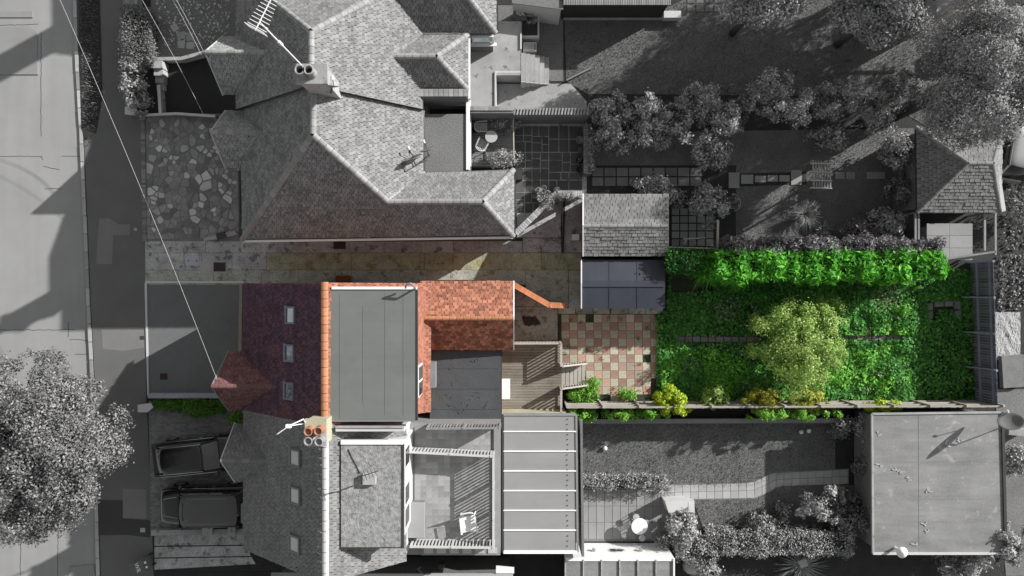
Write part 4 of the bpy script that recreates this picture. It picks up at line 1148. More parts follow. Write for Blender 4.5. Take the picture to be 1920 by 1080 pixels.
# ---- chequered patio
pt = structure('chequered_patio', MB().ppx([(1048, 588), (1230, 588), (1228, 750), (1056, 750)], -.1, .002), mt['soil_colour'])
tme = {}
for k in ('slab_red', 'slab_cream'):
    me = MB().box((0, 0, 0), (.405, .405, .06)).mesh('paving_tile'); me.materials.append(mt[k]); tme[k] = me
for i in range(12):
    for j in range(11):
        px, py = 1054 + i * 15.2 + j * .1, 592 + j * 15.0
        if (i > 10 and j > 7) or (j == 10 and (i < 6 or i > 8)) or (j > 6 and i < 3) or (i, j) in ((10, 5), (3, 0)): continue
        if px > 1224: continue
        o = link_mesh('paving_tile', tme['slab_red' if (i + j) % 2 else 'slab_cream'], pt, P(px + 6, py + 5, 0) + Vector((0, 0, .0 + random.uniform(-.008, .010))), (random.uniform(-.008, .008), random.uniform(-.008, .008), random.uniform(-.015, .015)))
for i in range(6): slab(pt, [(1046 + i * 33, 577), (1079 + i * 33, 577), (1079 + i * 33, 589), (1046 + i * 33, 589)], mt['concrete_drive'], .05, 'edge_slab')

grass('weeds', [[(x - 3, y - 2), (x + 3, y - 3), (x + 4, y + 3), (x - 2, y + 4)] for x, y in ((1070, 600), (1088, 604), (1140, 596), (1164, 597), (1212, 615), (1195, 634), (1126, 672), (1199, 682), (1100, 655), (1058, 662), (1150, 728), (1120, 735), (1066, 648))], 900, .14, .03, mt['leaf_verge'], 'tufts of weeds in the joints of the chequered patio')
# ---- brick garden wall in orange brick beside the wing
gw = empty('brick_garden_wall', P(1010, 555, 0), 'angled orange brick garden wall between wing and blue shed', 'wall')
pl = [(962, 533), (1030, 572), (1061, 573)]
wb = MB()
for a, b in zip(pl, pl[1:]): wb.bar(P(*a, .9), P(*b, .9), .2, 1.8)
wb.build('brickwork', mt['brick_wall_orange'], gw)
cpm = MB().box((0, 0, 0), (.085, .27, .09)).mesh('coping_brick'); M('coping_orange', (.55, .22, .11), objr=.2, bump=.3); cpm.materials.append(mt['coping_orange'])
q = [P(*a, 1.84) for a in pl]; Lw = sum((b - a).length for a, b in zip(q, q[1:]))
for i in range(int(Lw / .092)):
    p, d = at_len(q, (i + .5) * .092); link_mesh('coping_brick', cpm, gw, p, (0, 0, math.atan2(d.y, d.x)))

# ---- sheds
def gable_shed(label, x0, y0, x1, y1, ze, zr, mat, rmat, wall, gauge, width, ridge_y, name='shed', tiled=True):
    root = empty(name, P((x0 + x1) / 2, (y0 + y1) / 2), label, 'shed')
    N = pack([(x0, y0, ze), (x1, y0, ze), (x1, ridge_y, zr), (x0, ridge_y, zr)]); Sx = pack([(x0, y1, ze), (x1, y1, ze), (x1, ridge_y, zr), (x0, ridge_y, zr)])
    if tiled:
        r = roof(root, [N, Sx], mat, gauge, width); ridge_line(P(x0, ridge_y, zr), P(x1, ridge_y, zr), rmat, r, .1, .4)
    else:
        d = MB(); deck_of(d, N, 0); deck_of(d, Sx, 0); r = d.build('roof', mat, root)
        for k in range(1, 3): # lapped strips
            t = k / 3; xx = x0 + (x1 - x0) * t
            MB().bar(P(xx, y0, ze + .01), P(xx, ridge_y, zr + .01), .05, .012).bar(P(xx, ridge_y, zr + .01), P(xx, y1, ze + .01), .05, .012).build('felt_joint', mat, r)
        MB().bar(P(x0, ridge_y, zr + .01), P(x1, ridge_y, zr + .01), .3, .015).build('ridge_strip', mat, r)
    a, b, c = P(x0 + 5, y0 + 4, ze), P(x1 - 5, y1 - 4, ze), P(x0, ridge_y, zr)
    A = [Vector((a.x, a.y, 0)), Vector((a.x, b.y, 0)), Vector((a.x, b.y, ze - .05)), Vector((a.x, c.y, zr - .12)), Vector((a.x, a.y, ze - .05))]
    B = [Vector((b.x, p.y, p.z)) for p in A]
    MB().add(A + B, [(0, 1, 2, 3, 4), (9, 8, 7, 6, 5), (0, 5, 6, 1), (1, 6, 7, 2), (2, 7, 8, 3), (3, 8, 9, 4), (4, 9, 5, 0)]).build('wall', wall, root)
    MB().bar(P(x0 - 1, y0, ze), P(x0 - 1, ridge_y, zr), .05, .14).bar(P(x0 - 1, ridge_y, zr), P(x0 - 1, y1, ze), .05, .14).build('bargeboard', mt['white_paint'], root)
    return root
gable_shed('grey tiled garage with pale bargeboard beside the blue-roofed shed', 1094, 364, 1254, 480, 2.4, 3.0, mt['tile_grey'], mt['ridge_slate'], mt['brick_wall'], .17, .26, 424, 'garage')
gable_shed('low shed with smooth navy blue felt roof behind the patio', 1091, 487, 1247, 578, 2.15, 2.4, mt['felt_navy'], None, mt['brick_wall'], 0, 0, 532, 'shed', False)
# flat garage, lower right
FG = empty('flat_roofed_garage', P(1757, 905), 'wide grey flat-roofed garage at the end of the lower garden', 'garage')
zg = 2.3
MB().bpx(1641, 782, 1874, 1029, 0, zg - .1).build('wall', mt['brick_wall'], FG)
fr = MB().ppx([(1635, 777), (1876, 774), (1884, 1036), (1637, 1036)], zg - .1, zg).build('flat_roof', mt['felt_garage'], FG)
for a, b in (((1634.5, 776), (1876, 773)), ((1634.5, 776), (1636.5, 1037))): MB().bar(P(*a, zg), P(*b, zg), .09, .12).build('roof_edge', mt['concrete'], FG)
MB().bar(P(1636, 1037.5, zg), P(1884, 1037.5, zg), .1, .14).build('roof_edge', mt['white_render'], FG)
MB().bar(P(1878.5, 773, zg), P(1885.5, 1037, zg), .13, .14).build('roof_edge', mt['metal_dark'], FG)
for xx in (1723,): MB().bar(P(xx, 779, zg + .004), P(xx + 1, 1033, zg + .004), .05, .008).build('felt_joint', mt['felt_garage'], fr)
for yy in (866, 936): MB().bar(P(1640, yy, zg + .005), P(1878, yy - 1, zg + .005), .05, .008).build('felt_joint', mt['felt_garage'], fr)
lf = MB()
for x, y in [(1682, 884), (1690, 887), (1645, 815), (1775, 831), (1780, 835), (1800, 827), (1735, 985), (1738, 998), (1716, 1020), (1704, 898), (1740, 922), (1652, 874)]:
    for k in range(3):
        a = random.uniform(0, 3.1); p = P(x + random.uniform(-3, 3), y + random.uniform(-3, 3), zg + .02); lf.bar(p, p + Vector((math.cos(a) * .2, math.sin(a) * .12, .01)), .05, .012)
lf.build('dead_leaves', mt['kerbstone'], fr)
fu = empty('flue_cowl', P(1687, 1036, zg), 'white conical flue cowl on a short pipe at the garage edge', 'flue')
c = P(1684, 1031, zg + .3); MB().tube((c.x, c.y, 1.5), (c.x, c.y, 3.0), .07, n=10).build('pipe', mt['plastic_white'], fu)
MB().lathe((c.x, c.y, 3.0), [(.26, -.08), (.27, -.03), (.06, .12), (.01, .14)], 18).build('cap', mt['plastic_white'], fu, True)
dish('large grey dish at the top corner of the flat-roofed garage', P(1896, 793, 3.5), (-.45, .9, .55), .55, P(1880, 800, 2.2))
# hipped outbuilding under the big tree
HO = empty('hipped_outbuilding', P(1798, 320), 'small hipped outbuilding under the big dark tree', 'outbuilding')
zo, zp = 2.5, 3.5
A, B, C_, D = (1718, 238, zo), (1880, 240, zo), (1876, 398, zo), (1720, 398, zo); r0, r1_ = (1816, 306, zp), (1862, 306, zp)
ro = roof(HO, [pack([A, D, r0]), pack([D, C_, r1_, r0]), pack([A, B, r1_, r0]), pack([B, C_, r1_])], mt['tile_slate'], .17, .24)
for a, b in ((A, r0), (D, r0), (r0, r1_), (B, r1_), (C_, r1_)): ridge_line(P(*a), P(*b), mt['ridge_slate'], ro, .1, .4)
MB().bpx(1724, 246, 1870, 390, 0, zo - .05).build('wall', mt['brick_wall'], HO)
MB().bar(P(1868, 306, 2.9), P(1882, 396, 2.6), .2, .04).build('flashing', mt['white_render'], HO)
sh = empty('lean_to_shed', P(1782, 455), 'pale flat-topped shed below the hipped outbuilding', 'shed')
MB().bpx(1740, 424, 1820, 482, 0, 2.0).build('wall', mt['timber_mono'], sh)
for i in range(2):
    for j in range(3): MB().bpx(1738 + i * 43, 419 + j * 23, 1780.5 + i * 43, 441.5 + j * 23, 2.0, 2.06).build('roof_sheet', mt['slab_pale'], sh)
pe = empty('timber_pergola', P(1800, 440), 'dark timber lean-to frame around the pale flat-topped shed', 'frame')
for a, b in (((1722, 398), (1722, 470)), ((1722, 398), (1866, 398)), ((1866, 398), (1866, 478)), ((1728, 492), (1866, 472)), ((1846, 400), (1846, 470)), ((1716, 400), (1716, 455))):
    MB().bar(P(*a, 2.2), P(*b, 2.2), .09, .09).build('beam', mt['timber_mono'], pe)
for x, y in ((1722, 398), (1722, 470), (1866, 398), (1866, 476)): MB().bar(P(x, y, 2.2) * 1 - Vector((0, 0, 2.2)), P(x, y, 2.2), .09).build('post', mt['timber_mono'], pe)

# ---- fences
def board_fence(label, a, b, h, mat, railmat, side, rails=(.35, 1.0, 1.65), post_gap=1.8, bw=.135, posts_h=1.95, boards=True, brace=False):
    """a,b: pixel feet on the ground; side = unit offset of the rails from the boards"""
    A, B = P(*a), P(*b); d = (B - A); L = d.length; ang = math.atan2(d.y, d.x); sv = Vector(side)
    root = empty('timber_fence', A, label, 'fence')
    if boards:
        me = MB().box((0, 0, h / 2), (bw * .93, .02, h)).mesh('board'); me.materials.append(mat)
        n = int(L / bw)
        for i in range(n): link_mesh('board', me, root, A.lerp(B, (i + .5) / n) + Vector((0, 0, random.uniform(-.03, .01))), (0, 0, ang + random.uniform(-.02, .02)))
    k = max(1, round(L / post_gap))
    for z in rails: MB().bar(A + sv * .05 + Vector((0, 0, z)), B + sv * .05 + Vector((0, 0, z)), .07, .09).build('rail', railmat, root)
    for i in range(k + 1):
        p = A.lerp(B, i / k) + sv * .09; MB().box(p + Vector((0, 0, posts_h / 2)), (.1, .1, posts_h)).build('post', railmat, root)
        if brace: MB().bar(p + Vector((0, 0, 1.5)), p + sv * .45 + Vector((0, 0, .05)), .06, .06).build('brace', railmat, root)
    return root
board_fence('long grey timber fence between the green garden and the lower lawn', (1058, 754), (1832, 752), 2.0, mt['timber_grey'], mt['timber_pale'], (0, 1, 0), (.3, .85, 1.4, 1.95), 1.75, posts_h=2.1)
board_fence('blue-grey timber fence with rails closing the end of the green garden', (1828, 752), (1820, 492), 1.8, mt['timber_slate'], mt['timber_blue'], (-1, 0, 0), (.55, 1.55), 1.8, brace=True)
balk = empty('brick_edging_wall', P(1340, 788), 'low dark brick wall along the top of the lower lawn', 'wall')
MB().bar(P(1085, 790, .3), P(1636, 788, .3), .18, .6).build('brickwork', mt['brick_wall'], balk)
MB().bar(P(1085, 790, .62), P(1636, 788, .62), .22, .05).build('coping', mt['ridge_slate'], balk)

# ---- upper terrace, steps, walls
TR = empty('raised_terrace', P(930, 130), 'raised pale concrete terrace with white retaining wall and steps', 'terrace')
zT = 1.3
MB().ppx([(880, 40), (976, 40), (976, 141), (929, 141), (929, 207), (880, 207)], 0, zT).build('slab', mt['concrete'], TR)
wt = MB().bar(P(929, 141.5, zT - .62), P(976, 141.5, zT - .62), .08, 1.25).bar(P(929.5, 141, zT - .6), P(929.5, 206, zT - .6), .08, 1.35).bar(P(976.5, 70, zT - .6), P(976.5, 100, zT - .6), .08, 1.35)
wt.build('retaining_wall', mt['white_render'], TR)
for i in range(6):
    zz = zT - .02 - .2 * (i + 1); x0 = 977 + i * 8.8
    MB().ppx([(x0, 99 + i * 1.6), (x0 + 8.6, 99 + i * 1.6), (x0 + 8.6, 152 + i * .8), (x0, 152 + i * .8)], 0, zz).build('step', mt['concrete'], TR)
    MB().ppx([(x0, 152.4 + i * .8), (x0 + 8.6, 152.4 + i * .8), (x0 + 8.6, 154 + i * .8), (x0, 154 + i * .8)], 0, zz + .02).build('step_wall', mt['white_render'], TR)
structure('lower_yard', MB().ppx([(930, 157), (1070, 157), (1100, 190), (1100, 205), (930, 205)], -.1, .012), mt['concrete'])
structure('side_yard', MB().ppx([(934, 10), (1056, 10), (1056, 152), (1032, 152), (978, 95), (934, 95)], -.1, .008), mt['gravel'])
pbx = empty('planter_wall', P(985, 55), 'white-walled raised planter beside the wheelie bin', 'planter')
MB().bpx(976, 28, 1011, 70, 0, .9).build('box', mt['white_render'], pbx)
MB().bpx(979, 31, 1008, 66, .5, .93).build('soil', mt['soil'], pbx)
foliage('foliage', pbx, P(995, 38, .95), (.35, .15, .12), 260, .09, mt['leaf_grey'], 8, .12)
sk = empty('white_basin', P(992, 88), 'pale rectangular garden basin at the top of the steps', 'basin')
MB().bpx(981, 79, 1006, 96, 0, .75).build('body', mt['white_render'], sk, bevel=.02)
MB().bpx(983, 81, 1004, 94, .7, .78).build('inset', mt['concrete'], sk)
MB().bpx(1002.5, 81.5, 1004, 93, .7, .80).build('tap_rail', mt['metal_dark'], sk)
ww = empty('white_wall', P(1000, 25), 'white rendered wall with sloping coping at the top edge', 'wall')
MB().prism([P(962, -4, 2.2), P(1052, 12, 2.2), P(1052, 17, 2.2), P(962, 3, 2.2)], 0, 2.2).build('wall', mt['white_render'], ww)
MB().prism([P(960, -22, 2.26), P(1056, 2, 2.26), P(1056, 18, 2.26), P(960, 6, 2.26)], 2.2, 2.27).build('coping', mt['ridge_slate'], ww)
lw = empty('garden_shed', P(1155, 0), 'dark slatted outbuilding with pale plinth along the top edge', 'shed')
MB().bpx(1058, -60, 1255, 4, 0, 2.3).build('wall', mt['timber_dark'], lw)
sl = MB().box((0, 0, 0), (.06, .9, .06)).mesh('roof_slat'); sl.materials.append(mt['ridge_pale'])
for i in range(62): link_mesh('roof_slat', sl, lw, P(1058 + i * 3.25, -8, 2.36))
MB().bar(P(1056, 31, .12), P(1242, 31, .12), .3, .24).build('plinth', mt['concrete'], lw)
MB().ppx([(1245, 20), (1277, 20), (1277, 33), (1245, 33)], 0, .5).build('planter', mt['white_render'], lw)
for i in range(4):
    for j in range(2): slab(bpy.data.objects['lawn'], [(1288 + i * 17, -8 + j * 16), (1303 + i * 17, -8 + j * 16), (1303 + i * 17, 6 + j * 16), (1288 + i * 17, 6 + j * 16)], mt['slab_dark'], .03, 'path_slab', 1.5)

# brick divider wall with louvred coping, courtyard
cw = empty('divider_wall', P(1035, 215), 'wall with ribbed tile coping between terrace yard and dark patio', 'wall')
MB().prism([P(962, 205, 1.9), P(1105, 205, 1.9), P(1105, 216, 1.9), P(962, 216, 1.9)], 0, 1.9).build('wall', mt['brick_wall'], cw)
rb = MB().box((0, 0, 0), (.085, .34, .07), Matrix.Rotation(R(-12), 3, 'Z')).mesh('coping_rib'); rb.materials.append(mt['ridge_pale'])
for i in range(24): link_mesh('coping_rib', rb, cw, P(965 + i * 5.95, 209, 1.98))
lat = MB().box((0, 0, 0), (.045, .16, .04), Matrix.Rotation(R(-35), 3, 'Z')).mesh('lattice_bar'); lat.materials.append(mt['ridge_pale'])
for i in range(38): link_mesh('lattice_bar', lat, cw, P(966 + i * 3.4, 215.5, 1.86))
cw2 = empty('courtyard_wall', P(924, 205), 'pale coped wall above the small courtyard deck', 'wall')
MB().bpx(882, 202, 963, 212, 0, 2.4).build('wall', mt['brick_wall'], cw2)
for i in range(12): MB().bpx(881.5 + i * 6.8, 199, 888 + i * 6.8, 207, 2.4, 2.46).build('coping', mt['ridge_pale'], cw2)
CY = empty('courtyard_deck', P(922, 260), 'small dark timber deck courtyard with bistro set', 'deck')
for i in range(20): MB().ppx([(884, 216 + i * 4.8), (962, 216 + i * 4.8), (962, 220.2 + i * 4.8), (884, 220.2 + i * 4.8)], 0, .5 + random.uniform(-.004, .004)).build('plank', mt['timber_mono'], CY)
MB().bar(P(881.5, 188, 2.0), P(882, 312, 2.0), .08, .08).bar(P(881.5, 188, 1.2), P(882, 312, 1.2), .05, .05).build('side_rail', mt['white_paint'], CY)
MB().bar(P(962.5, 216, 1.3), P(964, 306, 1.3), .06, .06).build('side_rail', mt['timber_pale'], CY)
M('chair_grey', .42, var=.08, fine=.05, bump=0, rough=.6)
armchair('slatted pale chair near the top of the courtyard deck', P(905, 239, .9), R(93), mt['chair_grey'], False).location.z = .5
armchair('slatted pale chair beside the round table, lower on the courtyard deck', P(905, 271, .9), R(155), mt['chair_grey'], False).location.z = .5
def round_table(label, px, py, z0, r, h, mat, wood=False):
    c = P(px, py, z0 + h); t = empty('round_table', (c.x, c.y, z0), label, 'table')
    MB().lathe((c.x, c.y, z0 + h), [(r * .96, -.03), (r, -.02), (r, 0), (r * .97, .012), (.01, .012)], 28).build('tabletop', mat, t)
    for a in (.5, 2.6, 4.7): MB().tube((c.x + r * .8 * math.cos(a), c.y + r * .8 * math.sin(a), z0), (c.x + r * .3 * math.cos(a), c.y + r * .3 * math.sin(a), z0 + h - .03), .02, n=6).build('leg', mat, t)
    return t
round_table('small round pale table on the courtyard deck', 921, 256, .5, .31, .7, mt['chair_grey'])

def pot(label, px, py, r, h, mat, plant=None, n=120, z=0, leaf=.07):
    c = P(px, py, z + h); t = empty('plant_pot', (c.x, c.y, z), label, 'plant pot', 'potted plants in the grey gardens')
    MB().lathe((c.x, c.y, z), [(r * .7, 0), (r * .95, h * .9), (r * 1.08, h * .92), (r * 1.08, h), (r * .88, h), (r * .85, h * .8), (.01, h * .78)], 18).build('pot', mat, t, True)
    if plant: foliage('foliage', t, (c.x, c.y, z + h + r * .3), (r * .7, r * .7, r * .6), n, leaf, plant, 8, r * .4)
    return t
pot('pale-rimmed pot, topmost in the row beside the dark patio', 1087, 262, .19, .4, mt['pot_grey'])
pot('pale-rimmed pot, second in the row beside the dark patio', 1089, 281, .15, .35, mt['pot_grey'], mt['leaf_grey_dark'])
pot('black pot with sprawling pale stems beside the dark patio', 1087, 300, .19, .4, mt['plastic_black'], mt['leaf_grey_dark'], 160)
pot('small dark pot at the lower end of the row beside the patio', 1086, 318, .14, .3, mt['plastic_black'])
pot('wide pale pot, largest of the cluster by the angled wall', 1016, 371, .25, .4, mt['ridge_pale'], mt['leaf_grey_light'], 140)
pot('round dark pot with pale rim at the top of the pot cluster', 1010, 358, .18, .4, mt['pot_grey'], mt['leaf_grey'])
pot('small round pot topmost of the pot cluster', 1020, 352, .13, .3, mt['ridge_pale'], mt['leaf_grey_dark'], 60)
pot('brown-grey pot in the middle of the pot cluster', 1027, 363, .17, .35, mt['pot_grey'], mt['leaf_grey_dark'], 80)
pot('pot with pale flowers at the far end of the pot cluster', 1044, 358, .18, .35, mt['pot_grey'], mt['leaf_grey_light'], 90)
pot('tiny pot left of the wide pale pot', 1003, 368, .12, .25, mt['pot_grey'])
pot('round pot by the railing of the courtyard deck', 955, 249, .22, .4, mt['pot_grey'], mt['leaf_grey'], 150, .5)
pot('small dark pot in the corner of the courtyard deck', 889, 243, .12, .3, mt['plastic_black'], None, 0, .5)
shrub('leafy grey bush at the top of the courtyard deck', 948, 230, 1.5, 26, 13, 900, .10, mt['leaf_grey'], 14, .2)
shrub('big grey fern-like bush at the lower corner of the courtyard deck', 942, 298, 1.6, 32, 17, 1500, .10, mt['leaf_grey_light'], 20, .22)
wbn = empty('dark_box', P(972, 326), 'small black lidded box against the pale wing wall', 'box')
MB().bpx(968, 318, 979, 336, 0, .7).build('body', mt['plastic_black'], wbn, bevel=.02); MB().bpx(967.5, 317.5, 979.5, 336.5, .7, .75).build('lid', mt['metal_dark'], wbn)

# dark slab patio by guillotine cuts
dp = structure('dark_patio', MB().ppx([(966, 222), (1100, 222), (1100, 400), (966, 400)], -.1, .004), mt['concrete_drive_grey'])
def cut(x0, y0, x1, y1, out, depth=0):
    w, h = x1 - x0, y1 - y0
    if (w <= 27 and h <= 27) and (depth > 3) or w * h < 330: out.append((x0, y0, x1, y1)); return
    t = random.choice((.4, .5, .6))
    if w > h * random.uniform(.8, 1.25): cut(x0, y0, x0 + w * t, y1, out, depth + 1); cut(x0 + w * t, y0, x1, y1, out, depth + 1)
    else: cut(x0, y0, x1, y0 + h * t, out, depth + 1); cut(x0, y0 + h * t, x1, y1, out, depth + 1)
sl_ = []; cut(966, 236, 1092, 360, sl_); cut(966, 360, 1010, 400, sl_)
M('slab_dark_patio', .095, var=.25, scale=2, fine=.25, fscale=18, bump=.4, objr=.18)
for x0, y0, x1, y1 in sl_: slab(dp, [(x0, y0), (x1, y0), (x1, y1), (x0, y1)], mt['slab_dark_patio'], .022, 'patio_slab', 1.6)
pw = empty('planter_wall', P(1103, 278), 'narrow brick planter wall at the end of the dark patio', 'wall')
MB().bpx(1095, 232, 1109, 326, 0, .9).build('brickwork', mt['brick_wall'], pw)
for i in range(22): MB().bpx(1094.5, 233 + i * 4.2, 1103, 236.6 + i * 4.2, .9, .97).build('coping_brick', mt['ridge_slate'], pw)
foliage('foliage', pw, P(1108, 278, .95), (.15, 1.3, .15), 700, .09, mt['leaf_grey'], 22, .15)
# angled wall with climber
aw = empty('angled_garden_wall', P(1010, 400), 'angled coped wall with tangled climber by the grey garage', 'wall')
pl = [(967, 438), (1043, 364), (1093, 364)]
wb = MB(); [wb.bar(P(*a, .8), P(*b, .8), .2, 1.6) for a, b in zip(pl, pl[1:])]; wb.build('brickwork', mt['brick_wall'], aw)
q = [P(*a, 1.64) for a in pl]; Lw = sum((b - a).length for a, b in zip(q, q[1:])); cpg = MB().box((0, 0, 0), (.11, .3, .08)).mesh('coping_brick'); cpg.materials.append(mt['kerbstone'])
for i in range(int(Lw / .125)): p, d = at_len(q, (i + .5) * .125); link_mesh('coping_brick', cpg, aw, p, (0, 0, math.atan2(d.y, d.x)))
foliage('foliage', aw, P(1065, 368, 1.75), (.9, .12, .12), 900, .07, mt['leaf_grey_light'], 16, .15)
foliage('foliage', aw, P(1030, 382, 1.75), (.3, .3, .12), 600, .07, mt['leaf_grey_light'], 10, .15)
dp_ = tag(MB().bar(P(1058, 378, .12), P(1055, 474, .12), .1, .2).build('timber_sleeper', mt['timber_dark']), 'dark narrow timber sleeper dividing the drive beside the garage', 'sleeper')
wbx = empty('meter_box', P(1079, 444), 'small white box on the ground beside the grey garage', 'box')
MB().bpx(1073, 439, 1086, 450, 0, .5).build('body', mt['plastic_white'], wbx); MB().bpx(1072, 449, 1088, 451, 0, .1).build('base', mt['concrete'], wbx)

# slab paths in the upper garden
up = structure('garden_path', MB().ppx([(1108, 312), (1365, 312), (1365, 352), (1108, 352)], -.1, .007), mt['soil'])
for i in range(9):
    for j in range(2): slab(up, [(1110 + i * 23, 314 + j * 18), (1132 + i * 23, 314 + j * 18), (1132 + i * 23, 331 + j * 18), (1110 + i * 23, 331 + j * 18)], mt['slab_dark'], .03, 'path_slab', 1.5)
up2 = structure('stepping_path', MB().ppx([(1364, 326), (1512, 322), (1512, 346), (1364, 350)], -.1, .0075), mt['soil'])
for x0, x1, a, b in ((1366, 1387, 323, 353), (1389, 1413, 327, 345), (1415, 1437, 329, 342), (1439, 1459, 328, 341), (1461, 1481, 328, 341), (1483, 1504, 318, 347), (1566, 1584, 322, 336), (1586, 1604, 322, 336), (1625, 1660, 322, 336)):
    slab(up2, [(x0, a), (x1, a), (x1, b), (x0, b)], mt['slab_pale'], .05, 'path_slab', 1)
gt = structure('grid_paving', MB().ppx([(1256, 388), (1345, 388), (1345, 462), (1256, 462)], -.1, .006), mt['soil'])
for i in range(5):
    for j in range(5):
        x, y = 1259 + i * 16, 390 + j * 14.5; slab(gt, [(x, y), (x + 15, y), (x + 15, y + 13.5), (x, y + 13.5)], mt['slab_pale'], .03, 'paving_slab', 1.2)
wbr = empty('white_bench_rail', P(1300, 455), 'thin white rail and frame beside the grid paving', 'rail')
MB().bar(P(1250, 463, .8), P(1345, 466, .8), .06, .05).bar(P(1282, 448, .6), P(1322, 446, .6), .06, .05).bar(P(1282, 458, .6), P(1288, 448, .6), .05, .05).build('rail', mt['white_render'], wbr)
for x, y in ((1250, 463), (1345, 466), (1282, 448), (1322, 446)): MB().bar(P(x, y, .8) - Vector((0, 0, .8)), P(x, y, .8), .05).build('post', mt['white_render'], wbr)
po = tag(MB().bar(P(1346, 414, 1.9), P(1345, 468, 1.9), .1, .1).bar(P(1346, 414, 1.9) - Vector((0, 0, 1.9)), P(1346, 414, 1.9), .1).bar(P(1345, 468, 1.9) - Vector((0, 0, 1.9)), P(1345, 468, 1.9), .1).build('timber_crossbar', mt['timber_pale']), 'pale timber bar on posts below the round bush', 'post')
ar = empty('garden_arch', P(1540, 325), 'weathered slatted timber arch over the stepping path', 'arch')
for i in range(7): MB().bar(P(1524 + i * 5.2, 300 + i * .5, 2.0), P(1526 + i * 5.2, 354, 2.0), .07, .05).build('slat', mt['timber_mono'], ar)
for yy in (306, 322, 338, 352): MB().bar(P(1519, yy, 2.05), P(1560, yy + 1, 2.05), .06, .05).build('cross_slat', mt['timber_pale'], ar)
for x, y in ((1524, 302), (1556, 302), (1524, 352), (1556, 352)): MB().bar(P(x, y, 2.0) - Vector((0, 0, 2.0)), P(x, y, 2.0), .08).build('post', mt['timber_mono'], ar)
seat = tag(MB().box(P(1302, 160, .25), (.42, .16, .08), Matrix.Rotation(R(38), 3, 'Z')).box(P(1302, 160, .1), (.3, .1, .2), Matrix.Rotation(R(38), 3, 'Z')).build('white_block', mt['white_paint']), 'small white oblong block lying on the upper lawn', 'block')
lg = MB(); pts = [(1112, 133), (1096, 142), (1072, 150)]
tag(MB().bar(P(1062, 151, .15), P(1108, 128, .15), .08, .2).build('edging_board', mt['timber_mono']), 'short dark edging board at the corner of the upper lawn', 'edging')

# ---- lower garden: patio, path, table, planter, white wall, ribbed shed roof
lp2 = structure('lower_patio', MB().ppx([(1087, 915), (1255, 915), (1250, 1015), (1087, 1015)], -.1, .012), mt['pavement_old'])
for i in range(11):
    for j in range(3):
        x, y = 1088 + i * 15.1, 918 + j * 31; slab(lp2, [(x, y), (x + 15, y), (x + 15, y + 31), (x, y + 31)], mt['slab_pale'], .03, 'paving_slab', .8)
lp3 = structure('curved_path', MB().ppx([(1250, 908), (1408, 905), (1452, 884), (1592, 879), (1592, 908), (1466, 912), (1418, 936), (1250, 938)], -.1, .012), mt['pavement_old'])
top = [(1250, 910), (1405, 906), (1425, 899), (1445, 887), (1590, 880)]; bot = [(1250, 937), (1415, 934), (1440, 924), (1458, 912), (1590, 907)]
def sub(pl, n):
    L = [0];  [L.append(L[-1] + math.dist(a, b)) for a, b in zip(pl, pl[1:])]
    t = np.linspace(0, L[-1], n); return list(zip(np.interp(t, L, [p[0] for p in pl]), np.interp(t, L, [p[1] for p in pl])))
T, Bt = sub(top, 24), sub(bot, 24)
for i in range(23):
    for k in range(2):
        mixp = lambda p, q, t: (p[0] + (q[0] - p[0]) * t, p[1] + (q[1] - p[1]) * t)
        slab(lp3, [mixp(T[i], Bt[i], k / 2), mixp(T[i + 1], Bt[i + 1], k / 2), mixp(T[i + 1], Bt[i + 1], (k + 1) / 2), mixp(T[i], Bt[i], (k + 1) / 2)], mt['slab_light'], .03, 'path_slab', .8)
round_table('white round table on the lower patio', 1199, 987, 0, .42, .72, mt['white_paint'])
def stool(label, px, py, r=.17, h=.48):
    c = P(px, py, h); t = empty('garden_stool', (c.x, c.y, 0), label, 'stool')
    MB().lathe((c.x, c.y, h), [(r, -.03), (r, 0), (.01, .01)], 16).build('seat', mt['chair_grey'], t)
    for k in range(4):
        a = k * 1.57 + .6; MB().tube((c.x + r * 1.1 * math.cos(a), c.y + r * 1.1 * math.sin(a), 0), (c.x + r * .7 * math.cos(a), c.y + r * .7 * math.sin(a), h - .02), .014, n=5).build('leg', mt['metal_grey'], t)
stool('wire stool left of the white round table', 1175, 986); stool('round stool above the white round table', 1193, 970); stool('round stool below the white round table', 1204, 1009); stool('small stool tucked at the right of the white table', 1213, 979, .12)
wp = empty('white_planter', P(1272, 968), 'white rendered corner planter with steps and a potted bush', 'planter')
MB().ppx([(1247, 940), (1290, 939), (1290, 950), (1262, 966), (1254, 962)], 0, .95).build('block', mt['white_render'], wp)
MB().ppx([(1276, 951), (1290, 951), (1290, 965), (1276, 965)], 0, .5).build('basin', mt['lead'], wp)
MB().ppx([(1291, 940), (1302, 939), (1304, 998), (1291, 998)], 0, .45).build('side_wall', mt['white_render'], wp)
MB().ppx([(1256, 966), (1290, 966), (1290, 1005), (1256, 1005)], 0, .35).build('bed', mt['concrete'], wp)
foliage('foliage', wp, P(1266, 966, 1.0), (.25, .18, .15), 260, .08, mt['leaf_grey_light'], 8, .1)
wa = empty('white_garden_wall', P(1150, 1030), 'white rendered wall face with three small ornaments above the ribbed roof', 'wall')
zr_ = 2.1
b0, b1 = P(1060, 1046, zr_), P(1264, 1046, zr_)
MB().prism([(b0.x, b0.y), (b1.x, b0.y), (b1.x, b0.y - .16), (b0.x, b0.y - .16)], 0, zr_).build('wall', mt['white_paint'], wa)
for px, pz, mm, nm in ((1113, 1.2, 'pot_grey', 'wall_pot'), (1201, 1.2, 'pot_grey', 'wall_pot')):
    f = (H - pz) / H; x = (px - 960) / S * f; o = MB().lathe((x, b0.y + .09, pz), [(.05, -.12), (.09, .05), (.10, .08), (.01, .09)], 12).build(nm, mt[mm], wa)
